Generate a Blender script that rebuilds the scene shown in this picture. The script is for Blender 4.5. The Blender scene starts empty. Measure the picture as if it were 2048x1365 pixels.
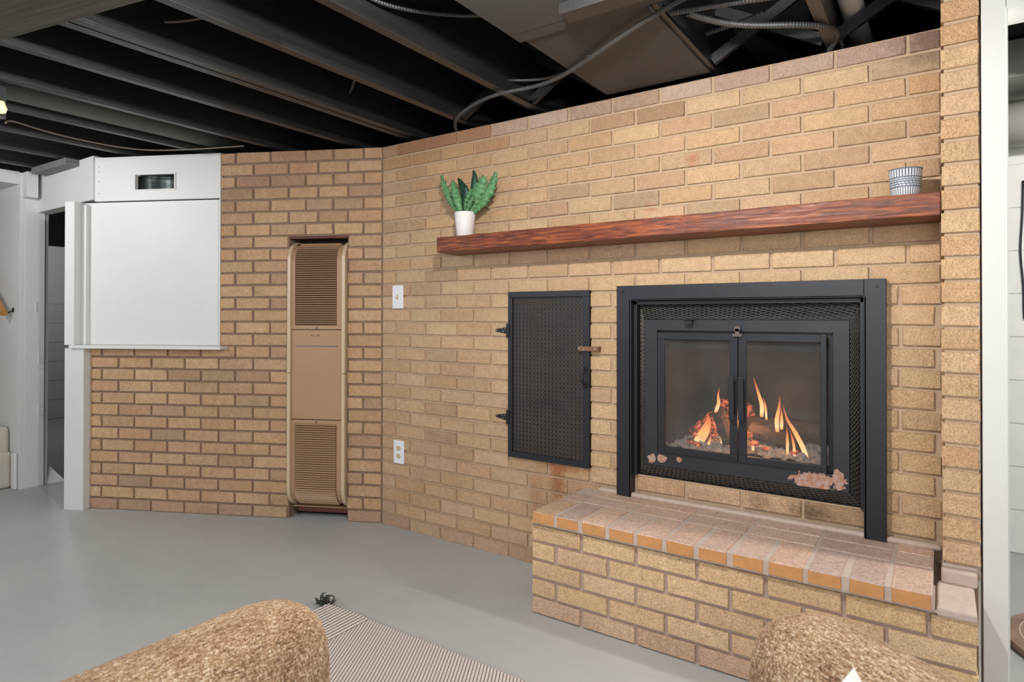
import bpy, bmesh, math, random
from mathutils import Vector, Matrix, noise
random.seed(7)
S = bpy.context.scene
C = S.collection
PI = math.pi

# ------------------------------------------------------------------ camera
R_ = Vector((0.8245, 0.5658, 0.0010)); W_ = Vector((-0.5657, 0.8246, 0.0063))
W_.normalize(); R_ = (R_ - W_ * R_.dot(W_)).normalized(); U_ = R_.cross(W_)
CAM = Vector((2.4774, -2.3765, 1.1134))
cd = bpy.data.cameras.new('camera'); co = bpy.data.objects.new('camera', cd); C.objects.link(co)
cd.sensor_width = 36; cd.lens = 1250.33 / 2048 * 36; cd.shift_y = -(682.5 - 624.67) / 2048
cd.clip_start = 0.02
cd.dof.use_dof = True; cd.dof.focus_distance = 2.5; cd.dof.aperture_fstop = 8.0
m = Matrix.Identity(4)
for i in range(3):
    m[i][0] = R_[i]; m[i][1] = U_[i]; m[i][2] = -W_[i]; m[i][3] = CAM[i]
co.matrix_world = m
S.camera = co

# ------------------------------------------------------------------ world and light
w = bpy.data.worlds.new('world'); S.world = w; w.use_nodes = True
w.node_tree.nodes['Background'].inputs[0].default_value = (0.9, 0.95, 1.0, 1)
w.node_tree.nodes['Background'].inputs[1].default_value = 0.07
S.view_settings.view_transform = 'Standard'; S.view_settings.look = 'None'
S.view_settings.exposure = 0.08; S.view_settings.gamma = 1.0
S.view_settings.use_curve_mapping = False

def light(name, kind, loc, power, col=(1, 1, 1), size=0.05, target=None, size_y=None):
    d = bpy.data.lights.new(name, kind); d.energy = power; d.color = col
    if kind == 'AREA':
        d.size = size
        if size_y: d.shape = 'RECTANGLE'; d.size_y = size_y
    else: d.shadow_soft_size = size
    o = bpy.data.objects.new(name, d); C.objects.link(o); o.location = loc
    if target is not None:
        o.rotation_euler = (Vector(target) - Vector(loc)).to_track_quat('-Z', 'Y').to_euler()
    return o
light('bulb_light', 'POINT', (1.82, -1.42, 1.90), 78, (1.0, 0.975, 0.945), 0.035)
light('stair_bulb_light', 'POINT', (-1.5, -1.95, 1.93), 30, (0.98, 0.98, 1.0), 0.04)
light('utility_fill_light', 'POINT', (3.5, -0.1, 1.9), 85, (1.0, 0.97, 0.94), 0.05)  # added fill without a fixture, brightens the room beyond the post
light('rear_fill_light', 'AREA', (3.2, -4.4, 1.35), 80, (0.97, 0.98, 1.0), 2.4, (1.9, -0.3, 0.2), 1.4)  # added soft fill behind the camera for hearth and floor
light('left_fill_light', 'AREA', (-0.9, -4.0, 1.95), 44, (0.97, 0.98, 1.0), 2.4, (-0.8, -0.4, 0.8), 1.2)  # added soft fill from the rear, lifts the left wall
light('storage_fill_light', 'POINT', (-4.3, -0.1, 1.85), 13, (0.95, 0.97, 1.0), 0.06)  # added fill without a fixture, brightens the room beyond the doorway

# ------------------------------------------------------------------ helpers
def lin(r, g, b):
    f = lambda c: (c / 255 / 12.92) if c / 255 <= 0.04045 else ((c / 255 + 0.055) / 1.055) ** 2.4
    return (f(r), f(g), f(b), 1)

class NT:
    def __init__(s, name):
        s.m = bpy.data.materials.new(name); s.m.use_nodes = True
        s.t = s.m.node_tree; s.b = s.t.nodes['Principled BSDF']
    def n(s, typ, **kw):
        nd = s.t.nodes.new(typ)
        for k, v in kw.items():
            if k in ('operation', 'blend_type', 'data_type', 'noise_dimensions', 'feature', 'distance', 'wave_type', 'bands_direction', 'attribute_name', 'clamp', 'vector_type'):
                setattr(nd, k, v)
            else: nd.inputs[k].default_value = v
        return nd
    def l(s, a, b): s.t.links.new(a, b)
    def pos(s, scale=(1, 1, 1), rot=(0, 0, 0), obj=False):
        mp = s.n('ShaderNodeMapping'); mp.inputs['Scale'].default_value = scale; mp.inputs['Rotation'].default_value = rot
        if obj: s.l(s.n('ShaderNodeTexCoord').outputs['Object'], mp.inputs['Vector'])
        else: s.l(s.n('ShaderNodeNewGeometry').outputs['Position'], mp.inputs['Vector'])
        return mp.outputs[0]
    def noise(s, vec, scale, detail=3, rough=0.6, dist=0):
        nd = s.n('ShaderNodeTexNoise', Scale=scale, Detail=detail, Roughness=rough, Distortion=dist)
        s.l(vec, nd.inputs['Vector']); return nd.outputs['Fac']
    def ramp(s, fac, stops):
        r = s.n('ShaderNodeValToRGB'); e = r.color_ramp.elements
        while len(e) < len(stops): e.new(0.5)
        for i, (p, c) in enumerate(stops):
            e[i].position = p; e[i].color = c if len(c) == 4 else (*c, 1)
        s.l(fac, r.inputs[0]); return r.outputs[0]
    def mix(s, fac, a, b, mode='MIX'):
        nd = s.n('ShaderNodeMix', data_type='RGBA', blend_type=mode)
        for sock, v in ((nd.inputs['Factor'], fac), (nd.inputs[6], a), (nd.inputs[7], b)):
            if hasattr(v, 'is_output'): s.l(v, sock)
            else: sock.default_value = v
        return nd.outputs[2]
    def math(s, op, a, b=0.0, c=None):
        nd = s.n('ShaderNodeMath', operation=op)
        for i, v in enumerate((a, b) if c is None else (a, b, c)):
            if hasattr(v, 'is_output'): s.l(v, nd.inputs[i])
            else: nd.inputs[i].default_value = v
        return nd.outputs[0]
    def sep(s, vec):
        nd = s.n('ShaderNodeSeparateXYZ'); s.l(vec, nd.inputs[0]); return nd.outputs
    def bump(s, h, strength=0.3, dist=0.002):
        nd = s.n('ShaderNodeBump', Strength=strength, Distance=dist); s.l(h, nd.inputs['Height'])
        s.l(nd.outputs[0], s.b.inputs['Normal'])
    def color(s, c):
        if hasattr(c, 'is_output'): s.l(c, s.b.inputs['Base Color'])
        else: s.b.inputs['Base Color'].default_value = c
    def set(s, **kw):
        for k, v in kw.items(): s.b.inputs[k.replace('_', ' ')].default_value = v

def g(v): return (v, v, v, 1)

def simple(name, col, rough=0.5, metal=0.0, var=0.08, nscale=20, bump=0.0, bscale=60, stretch=(1, 1, 1), spec=0.5, bdist=0.002, obj=False):
    t = NT(name); v = t.pos(stretch, obj=obj)
    f = t.noise(v, nscale, 4)
    t.color(t.mix(1.0, col, t.ramp(f, [(0.25, g(1 - var)), (0.75, g(1 + var * 0.6))]), 'MULTIPLY'))
    t.set(Roughness=rough, Metallic=metal); t.b.inputs['Specular IOR Level'].default_value = spec
    if bump: t.bump(t.noise(v, bscale, 4), bump, bdist)
    return t.m

M = {}
def brick_mat(name, rough_scale=230, bs=0.8, stains_and_shade=True):
    t = NT(name); p = t.pos()
    oi = t.n('ShaderNodeObjectInfo')
    f1 = t.noise(p, 38, 3); f2 = t.noise(p, rough_scale, 3, 0.7)
    c = t.mix(1.0, oi.outputs['Color'], t.ramp(f1, [(0.25, g(0.86)), (0.7, g(1.08))]), 'MULTIPLY')
    c = t.mix(1.0, c, t.ramp(f2, [(0.3, (0.70, 0.65, 0.60, 1)), (0.5, g(1)), (0.72, (1.20, 1.20, 1.18, 1))]), 'MULTIPLY')
    f3 = t.noise(p, 2.6, 2)
    c = t.mix(1.0, c, t.ramp(f3, [(0.32, (0.92, 0.90, 0.88, 1)), (0.68, (1.05, 1.04, 1.03, 1))]), 'MULTIPLY')
    # small dark pits and rusty flecks
    v = t.n('ShaderNodeTexVoronoi', Scale=55, Randomness=1.0); t.l(p, v.inputs['Vector'])
    pit = t.math('LESS_THAN', v.outputs['Distance'], 0.085)
    c = t.mix(t.math('MULTIPLY', pit, 0.45), c, lin(95, 62, 40))
    if stains_and_shade:
        for (x, y, z, sx, sz, k, col) in [(1.09, 0, 0.40, 0.05, 0.14, 0.75, (150, 92, 50)), (1.13, 0, 0.45, 0.14, 0.022, 0.6, (160, 90, 48)),
                                        (1.690, 0, 1.720, 0.030, 0.035, 0.6, (176, 108, 74)), (1.517, 0, 1.548, 0.03, 0.025, 0.5, (182, 116, 76)),
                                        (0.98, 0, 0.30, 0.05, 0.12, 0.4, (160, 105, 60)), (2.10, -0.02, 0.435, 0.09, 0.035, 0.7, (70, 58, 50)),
                                        (1.93, -0.02, 0.44, 0.05, 0.04, 0.5, (86, 66, 54)), (2.46, 0, 2.0, 0.12, 0.10, 0.6, (90, 66, 58)),  # blot at the wall top by the pier is corner shade painted in
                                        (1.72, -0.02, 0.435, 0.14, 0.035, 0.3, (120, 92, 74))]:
            mp = t.n('ShaderNodeMapping'); mp.vector_type = 'POINT'
            mp.inputs['Location'].default_value = (-x / sx, -y / 0.05, -z / sz); mp.inputs['Scale'].default_value = (1 / sx, 1 / 0.05, 1 / sz)
            t.l(p, mp.inputs['Vector'])
            ln = t.n('ShaderNodeVectorMath', operation='LENGTH'); t.l(mp.outputs[0], ln.inputs[0])
            nz = t.noise(p, 60, 3)
            d = t.math('ADD', ln.outputs['Value'], t.math('MULTIPLY', t.math('SUBTRACT', nz, 0.5), 1.6))
            fac = t.n('ShaderNodeMapRange'); t.l(d, fac.inputs[0])
            fac.inputs[1].default_value = 1.1; fac.inputs[2].default_value = 0.3; fac.inputs[3].default_value = 0; fac.inputs[4].default_value = k
            c = t.mix(fac.outputs[0], c, lin(*col))
    t.color(c); t.set(Roughness=0.85); t.b.inputs['Specular IOR Level'].default_value = 0.25
    wv = t.noise(t.pos((1, 1, 0.7)), 120, 3, 0.6, 1.5)
    t.bump(t.math('ADD', t.math('MULTIPLY', f2, 0.5), wv), bs, 0.0055)
    return t.m
M['brick'] = brick_mat('tan_brick')
M['brick_rough'] = brick_mat('rough_tan_brick', 180, 1.0)
M['paver_top'] = brick_mat('dusty_paver_top', 120, 0.25, False)
M['paver_front'] = simple('orange_paver_front', lin(198, 142, 90), 0.85, var=0.14, nscale=50, bump=0.3, bscale=300)
M['mortar'] = simple('warm_grey_mortar', lin(184, 158, 130), 0.95, var=0.12, nscale=40, bump=0.5, bscale=350)
M['mortar_hearth'] = simple('pinkish_hearth_mortar', lin(176, 153, 140), 0.95, var=0.12, nscale=40, bump=0.5, bscale=350)
M['mortar_brown'] = simple('brown_grey_mortar', lin(136, 111, 94), 0.95, var=0.12, nscale=40, bump=0.5, bscale=350)
M['mortar_pale'] = simple('pale_hearth_mortar', lin(190, 172, 160), 0.95, var=0.12, nscale=60, bump=0.6, bscale=300)
M['paint'] = simple('white_paint', lin(211, 211, 208), 0.45, var=0.02, nscale=8, bump=0.12, bscale=90)
M['paint_post'] = simple('bright_white_paint', lin(213, 212, 208), 0.45, var=0.02, nscale=8, bump=0.12, bscale=90)
M['paint_grey'] = simple('pale_grey_paint', lin(205, 206, 203), 0.5, var=0.03, nscale=10, bump=0.12, bscale=90)
M['cmu'] = simple('white_painted_block', lin(222, 221, 216), 0.6, var=0.05, nscale=14, bump=0.5, bscale=140)
M['black_wood'] = simple('black_painted_wood', lin(34, 33, 33), 0.40, var=0.4, nscale=14, bump=0.35, bscale=60, stretch=(3, 0.25, 3), spec=0.75)
M['black_panel'] = simple('dark_painted_sheet', lin(58, 57, 57), 0.55, var=0.10, nscale=5, bump=0.1, bscale=30)
M['beam_wood'] = simple('grey_brown_wood', lin(92, 88, 80), 0.7, var=0.5, nscale=22, bump=0.9, bscale=60, stretch=(0.15, 5, 2), obj=True)
M['dark_void'] = simple('near_black_paint', lin(17, 17, 18), 0.9, var=0.1, nscale=5)
M['black_metal'] = simple('charcoal_enamel', lin(36, 39, 46), 0.42, 0.2, var=0.10, nscale=18, bump=0.06, bscale=200)
M['black_iron'] = simple('black_iron', lin(36, 38, 42), 0.45, 0.3, var=0.2, nscale=40, bump=0.1, bscale=200)
M['mesh_metal'] = simple('expanded_metal', lin(92, 87, 82), 0.5, 0.0, var=0.3, nscale=25)
M['galv'] = simple('galvanised_steel', lin(150, 158, 166), 0.4, 0.75, var=0.15, nscale=25)
M['conduit'] = simple('painted_dark_conduit', lin(74, 73, 72), 0.45, 0.3, var=0.2, nscale=30)
M['wire'] = simple('tan_cable', lin(125, 112, 98), 0.6, var=0.2, nscale=30)
M['pipe'] = simple('white_pipe', lin(190, 186, 178), 0.5, var=0.12, nscale=9)
M['duct'] = simple('painted_duct', lin(168, 168, 160), 0.5, 0.1, var=0.1, nscale=9)
M['rust'] = simple('rusty_brown_iron', lin(132, 92, 66), 0.7, 0.2, var=0.3, nscale=60, bump=0.3, bscale=200)
M['latch'] = simple('dull_bronze_latch', lin(104, 92, 86), 0.5, 0.3, var=0.2, nscale=60)
M['tan_enamel'] = simple('tan_enamel', lin(168, 134, 102), 0.42, var=0.05, nscale=6)
M['tan_dark'] = simple('dark_tan_gap', lin(60, 38, 26), 0.8, var=0.2, nscale=20)
M['cream_enamel'] = simple('cream_enamel_trim', lin(200, 176, 146), 0.28, var=0.05, nscale=6)
M['plank'] = simple('grey_plank', lin(112, 116, 112), 0.6, var=0.1, nscale=20)
M['redwood'] = simple('dark_red_wood', lin(92, 46, 30), 0.6, var=0.4, nscale=25, stretch=(0.3, 1, 3))
M['plastic'] = simple('white_plastic', lin(226, 228, 232), 0.3, var=0.01)
M['ivory'] = simple('ivory_plastic', lin(206, 192, 164), 0.35, var=0.03)
M['slot'] = simple('dark_slot', lin(70, 62, 52), 0.6, var=0.03)
M['pot_white'] = simple('matte_white_ceramic', lin(226, 222, 220), 0.55, var=0.03, nscale=30)
M['carpet'] = simple('cream_carpet', lin(212, 204, 190), 0.95, var=0.18, nscale=130, bump=1.0, bscale=260, bdist=0.006)
M['oak'] = simple('varnished_oak', lin(188, 134, 76), 0.4, var=0.2, nscale=18, stretch=(6, 6, 0.5))
M['log'] = simple('charred_log', lin(74, 58, 50), 0.9, var=0.5, nscale=40, bump=1.0, bscale=70, bdist=0.008)
M['soot'] = simple('sooty_firebrick', lin(88, 83, 79), 0.9, var=0.25, nscale=9, bump=0.4, bscale=60)
M['ash'] = simple('grey_ash', lin(186, 178, 170), 0.95, var=0.5, nscale=60, bump=1.0, bscale=90, bdist=0.01)
M['pillow'] = simple('white_cotton', lin(232, 228, 224), 0.9, var=0.03, nscale=40, bump=0.3, bscale=300)
M['foil'] = simple('dark_duct_metal', lin(92, 100, 98), 0.25, 0.85, var=0.25, nscale=12)
M['screw'] = simple('steel_screw', lin(170, 168, 160), 0.35, 0.8, var=0.1)

t = NT('painted_concrete_floor'); p = t.pos()
f = t.noise(p, 1.6, 5, 0.6, 0.6); f2 = t.noise(t.pos((1, 2.5, 1), (0, 0, 0.7)), 6, 4, 0.6)
c = t.mix(1.0, lin(178, 180, 178), t.ramp(f, [(0.3, (0.93, 0.93, 0.94, 1)), (0.7, (1.05, 1.045, 1.03, 1))]), 'MULTIPLY')
c = t.mix(1.0, c, t.ramp(f2, [(0.3, g(0.97)), (0.7, g(1.03))]), 'MULTIPLY')
v = t.n('ShaderNodeTexVoronoi', Scale=5.0); t.l(p, v.inputs['Vector'])
c = t.mix(t.math('MULTIPLY', t.math('LESS_THAN', v.outputs['Distance'], 0.018), 0.5), c, lin(70, 66, 60))
t.color(c); t.set(Roughness=0.48); t.bump(t.noise(p, 30, 5), 0.12, 0.004); M['floor'] = t.m

t = NT('stained_timber'); v = t.pos((1.2, 14, 14))
f = t.noise(v, 6, 6, 0.65, 0.9); f2 = t.noise(t.pos((0.6, 3, 3)), 3, 3)
c = t.ramp(f, [(0.34, lin(50, 21, 12)), (0.5, lin(112, 50, 25)), (0.64, lin(168, 92, 42))])
c = t.mix(t.math('MULTIPLY', f2, 0.5), c, lin(92, 42, 24))
t.color(c); t.set(Roughness=0.42); t.bump(f, 0.5, 0.006); M['mantel'] = t.m

t = NT('brown_tweed'); v = t.pos(obj=True)
a = t.noise(t.pos((1, 1, 0.22), (0.5, 0.3, 0.4), True), 520, 2, 0.6); b = t.noise(t.pos((0.22, 1, 1), (0.3, 0.9, 0.2), True), 480, 2, 0.6)
big = t.noise(v, 14, 4)
k = t.math('ADD', t.math('MULTIPLY', a, 0.5), t.math('MULTIPLY', b, 0.5))
c = t.ramp(k, [(0.38, lin(92, 68, 50)), (0.46, lin(138, 106, 76)), (0.53, lin(168, 140, 108)), (0.61, lin(208, 194, 172))])
c = t.mix(1.0, c, t.ramp(big, [(0.34, (0.78, 0.68, 0.62, 1)), (0.6, (1.05, 1.04, 1.02, 1))]), 'MULTIPLY')
t.color(c); t.set(Roughness=0.95); t.bump(k, 0.8, 0.004); M['tweed'] = t.m

# rug: ribbed border at its end, slanted off-white flecks over dark warp in the field
t = NT('woven_rug'); p = t.pos(); xs = t.sep(p)
X, Y = xs[0], xs[1]
stripe = t.math('FRACT', t.math('DIVIDE', X, 0.0172))
sm = t.math('GREATER_THAN', stripe, 0.5)
dash = t.math('GREATER_THAN', t.math('FRACT', t.math('DIVIDE', Y, 0.008)), 0.25)
border = t.mix(t.math('MULTIPLY', sm, dash), lin(232, 222, 212), lin(84, 74, 66))
d1 = t.math('FRACT', t.math('DIVIDE', t.math('ADD', X, t.math('MULTIPLY', Y, 0.55)), 0.0125))
d2 = t.math('FRACT', t.math('DIVIDE', t.math('SUBTRACT', Y, t.math('MULTIPLY', X, 1.1)), 0.0105))
fl = t.math('MULTIPLY', t.math('GREATER_THAN', d1, 0.30), t.math('GREATER_THAN', d2, 0.2))
field = t.mix(fl, lin(116, 102, 96), lin(228, 218, 212))
isb = t.math('LESS_THAN', X, 0.772)
cc = t.mix(isb, field, border)
t.color(cc); t.set(Roughness=0.95)
t.bump(t.mix(isb, fl, sm), 0.6, 0.004); M['rug'] = t.m

# patterned cup
t = NT('grey_patterned_ceramic'); oc = t.n('ShaderNodeTexCoord').outputs['Object']; xs = t.sep(oc)
ang = t.math('DIVIDE', t.math('ARCTAN2', xs[1], xs[0]), 2 * PI)
z = xs[2]
def band(lo, hi): return t.math('MULTIPLY', t.math('GREATER_THAN', z, lo), t.math('LESS_THAN', z, hi))
def ticks(n, duty, ph=0.0): return t.math('LESS_THAN', t.math('FRACT', t.math('ADD', t.math('MULTIPLY', ang, n), ph + 50)), duty)
pat = t.math('MULTIPLY', band(0.062, 0.084), ticks(34, 0.5))
for lo, hi, n, d, ph in [(0.003, 0.029, 38, 0.5, 0), (0.0545, 0.0580, 56, 0.5, 0), (0.0485, 0.0515, 56, 0.5, 0.4), (0.0415, 0.0440, 26, 0.72, 0.3), (0.0345, 0.0370, 26, 0.72, 0)]:
    pat = t.math('MAXIMUM', pat, t.math('MULTIPLY', band(lo, hi), ticks(n, d, ph)))
t.color(t.mix(pat, lin(100, 108, 120), lin(226, 228, 230))); t.set(Roughness=0.5); M['cup'] = t.m

t = NT('dark_leaf'); t.color(lin(28, 62, 44)); t.set(Roughness=0.45); M['leaf_dark'] = t.m
t = NT('green_leaf'); f = t.noise(t.pos(), 60, 3)
t.color(t.ramp(f, [(0.3, lin(58, 112, 68)), (0.7, lin(104, 152, 100))])); t.set(Roughness=0.55); M['leaf'] = t.m

def emis(name, col, s):
    t = NT(name); t.set(Roughness=0.6); t.b.inputs['Emission Color'].default_value = col
    t.b.inputs['Emission Strength'].default_value = s; t.b.inputs['Base Color'].default_value = col; return t.m
M['bulb'] = emis('glowing_bulb', (1, 0.74, 0.45, 1), 0.85)
t = NT('flame'); zc = t.sep(t.n('ShaderNodeTexCoord').outputs['Generated'])[2]
c = t.ramp(zc, [(0.0, (1.0, 0.36, 0.10, 1)), (0.15, (1.0, 0.72, 0.36, 1)), (0.45, (1.0, 0.46, 0.14, 1)), (0.75, (0.95, 0.22, 0.07, 1)), (1.0, (0.75, 0.10, 0.04, 1))])
t.l(c, t.b.inputs['Emission Color']); t.b.inputs['Emission Strength'].default_value = 1.5; t.color((0.02, 0.01, 0.0, 1))
t.l(t.ramp(zc, [(0, g(0.65)), (0.6, g(0.8)), (1, g(0.25))]), t.b.inputs['Alpha']); M['flame'] = t.m
t = NT('glowing_ember'); f = t.noise(t.pos(), 45, 3)
t.color(lin(90, 60, 50)); t.l(t.ramp(f, [(0.46, (0, 0, 0, 1)), (0.58, (0.8, 0.12, 0.04, 1)), (0.72, (1.0, 0.45, 0.2, 1))]), t.b.inputs['Emission Color'])
t.b.inputs['Emission Strength'].default_value = 1.0; t.set(Roughness=0.9); M['ember'] = t.m

# chipped enamel of the insert: paint flaked to rust at the two lower corners
t = NT('chipped_charcoal_enamel'); p = t.pos(); base = lin(42, 44, 50); c = base
c = t.mix(1.0, c, t.ramp(t.noise(p, 14, 4), [(0.3, g(0.88)), (0.7, g(1.12))]), 'MULTIPLY')
for (x, z, sx, sz) in [(2.115, 0.545, 0.075, 0.034), (2.195, 0.565, 0.022, 0.035), (1.575, 0.555, 0.020, 0.016), (1.535, 0.552, 0.018, 0.020), (1.645, 0.562, 0.010, 0.010)]:
    mp = t.n('ShaderNodeMapping'); mp.inputs['Location'].default_value = (-x / sx, 0, -z / sz); mp.inputs['Scale'].default_value = (1 / sx, 0, 1 / sz)
    t.l(p, mp.inputs['Vector']); ln = t.n('ShaderNodeVectorMath', operation='LENGTH'); t.l(mp.outputs[0], ln.inputs[0])
    d = t.math('ADD', ln.outputs['Value'], t.math('MULTIPLY', t.math('SUBTRACT', t.noise(p, 60, 3), 0.5), 1.7))
    rc = t.ramp(t.noise(p, 70, 3), [(0.4, lin(168, 118, 92)), (0.6, lin(176, 150, 142))])
    c = t.mix(t.math('LESS_THAN', d, 0.95), c, rc)
t.color(c); t.set(Roughness=0.45, Metallic=0.15); M['insert'] = t.m

# dusty door glass
t = NT('dusty_glass')
tr = t.n('ShaderNodeBsdfTransparent'); gl = t.n('ShaderNodeBsdfGlossy', Roughness=0.05); df = t.n('ShaderNodeBsdfDiffuse')
df.inputs[0].default_value = lin(140, 138, 134); tr.inputs[0].default_value = (0.93, 0.93, 0.93, 1)
m1 = t.n('ShaderNodeMixShader'); m2 = t.n('ShaderNodeMixShader')
dust = t.ramp(t.noise(t.pos((1, 1, 0.6)), 5, 4), [(0.3, g(0.05)), (0.7, g(0.13))]); t.l(dust, m1.inputs[0])
t.l(tr.outputs[0], m1.inputs[1]); t.l(df.outputs[0], m1.inputs[2])
fr = t.n('ShaderNodeFresnel', IOR=1.45); t.l(fr.outputs[0], m2.inputs[0]); t.l(m1.outputs[0], m2.inputs[1]); t.l(gl.outputs[0], m2.inputs[2])
t.l(m2.outputs[0], t.t.nodes['Material Output'].inputs[0]); M['glass'] = t.m

# braided mat (rings)
t = NT('brown_woven_mat'); oc = t.n('ShaderNodeTexCoord').outputs['Object']; xs = t.sep(oc)
r = t.math('SQRT', t.math('ADD', t.math('MULTIPLY', xs[0], xs[0]), t.math('MULTIPLY', xs[1], xs[1])))
ring = t.math('LESS_THAN', t.math('ABSOLUTE', t.math('SUBTRACT', r, 0.245)), 0.0018)
c = t.mix(ring, t.ramp(t.noise(oc, 22, 4), [(0.3, lin(128, 100, 84)), (0.7, lin(168, 138, 118))]), lin(208, 184, 166))
t.color(c); t.set(Roughness=0.5); M['mat'] = t.m

class MB:
    def __init__(s): s.v = []; s.f = []; s.mi = []
    def add(s, vs, fs, mi=0):
        o = len(s.v); s.v += [tuple(v) for v in vs]; s.f += [tuple(o + i for i in f) for f in fs]; s.mi += [mi] * len(fs); return s
    def box(s, x0, x1, y0, y1, z0, z1, mi=0):
        if x0 > x1: x0, x1 = x1, x0
        if y0 > y1: y0, y1 = y1, y0
        if z0 > z1: z0, z1 = z1, z0
        vs = [(x, y, z) for z in (z0, z1) for y in (y0, y1) for x in (x0, x1)]
        return s.add(vs, [(0, 2, 3, 1), (4, 5, 7, 6), (0, 1, 5, 4), (2, 6, 7, 3), (0, 4, 6, 2), (1, 3, 7, 5)], mi)
    def bar(s, a, b, wd, th, up=(0, 0, 1), mi=0):
        a = Vector(a); b = Vector(b); d = (b - a).normalized(); up = Vector(up)
        x = d.cross(up)
        if x.length < 1e-4: x = d.cross(Vector((1, 0, 0)))
        x.normalize(); y = x.cross(d)
        vs = []
        for p in (a, b):
            for sx, sy in ((-1, -1), (1, -1), (1, 1), (-1, 1)): vs.append(p + x * sx * wd / 2 + y * sy * th / 2)
        return s.add(vs, [(0, 1, 2, 3), (7, 6, 5, 4), (0, 4, 5, 1), (1, 5, 6, 2), (2, 6, 7, 3), (3, 7, 4, 0)], mi)
    def tube(s, pts, r, n=10, mi=0, ridge=0.0, pitch=0.006, cap=True):
        P = [Vector(p) for p in pts]
        if ridge:   # resample densely for the spiral armour
            Q = []
            for i in range(len(P) - 1):
                L = (P[i + 1] - P[i]).length; k = max(1, int(L / (pitch / 2)))
                Q += [P[i].lerp(P[i + 1], j / k) for j in range(k)]
            Q.append(P[-1]); P = Q
        rr = r if isinstance(r, (list, tuple)) else [r] * len(P)
        rings = []; N = None
        for i, q in enumerate(P):
            d = (P[min(i + 1, len(P) - 1)] - P[max(i - 1, 0)]).normalized()
            if N is None:
                N = d.cross(Vector((0, 0, 1)))
                if N.length < 0.1: N = d.cross(Vector((1, 0, 0)))
                N.normalize()
            N = (N - d * N.dot(d)).normalized(); B = d.cross(N)
            ri = rr[i] * (1 + (ridge if (ridge and i % 2) else 0))
            rings.append([q + (N * math.cos(2 * PI * k / n) + B * math.sin(2 * PI * k / n)) * ri for k in range(n)])
        o = []; vs = [v for rg in rings for v in rg]; fs = []
        for i in range(len(rings) - 1):
            for k in range(n):
                k2 = (k + 1) % n; fs.append((i * n + k, i * n + k2, (i + 1) * n + k2, (i + 1) * n + k))
        if cap: fs.append(tuple(range(n))[::-1]); fs.append(tuple((len(rings) - 1) * n + k for k in range(n)))
        return s.add(vs, fs, mi)
    def lathe(s, prof, n=32, c=(0, 0, 0), mi=0):
        vs = []; fs = []
        for (r, z) in prof:
            for k in range(n): vs.append((c[0] + r * math.cos(2 * PI * k / n), c[1] + r * math.sin(2 * PI * k / n), c[2] + z))
        for i in range(len(prof) - 1):
            for k in range(n):
                k2 = (k + 1) % n; fs.append((i * n + k, i * n + k2, (i + 1) * n + k2, (i + 1) * n + k))
        return s.add(vs, fs, mi)
    def disc(s, c, nrm, r, h, n=12, mi=0):
        c = Vector(c); nrm = Vector(nrm).normalized(); return s.tube([c, c + nrm * h], r, n, mi)
    def xf(s, M4):
        s.v = [tuple(M4 @ Vector(v)) for v in s.v]; return s
    def build(s, name, mats, parent=None, smooth=False, bevel=0, seg=2, sub=0):
        me = bpy.data.meshes.new(name); me.from_pydata(s.v, [], s.f)
        if not isinstance(mats, (list, tuple)): mats = [mats]
        for mm in mats: me.materials.append(M[mm] if isinstance(mm, str) else mm)
        me.polygons.foreach_set('material_index', s.mi); me.update()
        bm = bmesh.new(); bm.from_mesh(me); bmesh.ops.recalc_face_normals(bm, faces=bm.faces); bm.to_mesh(me); bm.free()
        if smooth:
            me.polygons.foreach_set('use_smooth', [True] * len(me.polygons))
        o = bpy.data.objects.new(name, me); C.objects.link(o)
        if parent: o.parent = parent
        if bevel:
            md = o.modifiers.new('bevel', 'BEVEL'); md.width = bevel; md.segments = seg; md.limit_method = 'ANGLE'; md.angle_limit = 0.6
        if sub:
            md = o.modifiers.new('sub', 'SUBSURF'); md.levels = sub; md.render_levels = sub
        return o

def tag(o, label, cat, group=None, kind=None):
    if label: o['label'] = label
    if cat: o['category'] = cat
    if group: o['group'] = group
    if kind: o['kind'] = kind
    return o
def thing(name, label, cat, loc=(0, 0, 0), rz=0, group=None):
    o = bpy.data.objects.new(name, None); C.objects.link(o); o.location = loc; o.rotation_euler = (0, 0, rz)
    o.empty_display_size = 0.1
    return tag(o, label, cat, group)
def struct(o): o['kind'] = 'structure'; return o

P_ = 0.0677; BL = 0.2078; BH = 0.0562; JT = 0.0125
TH = 0.4540; RL = PI + TH      # left wall frame: x along the wall away from the corner, y to the room
def zc_(k): return k * P_ + 0.007 * math.sin(PI * min(k / 20, 1))

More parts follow.
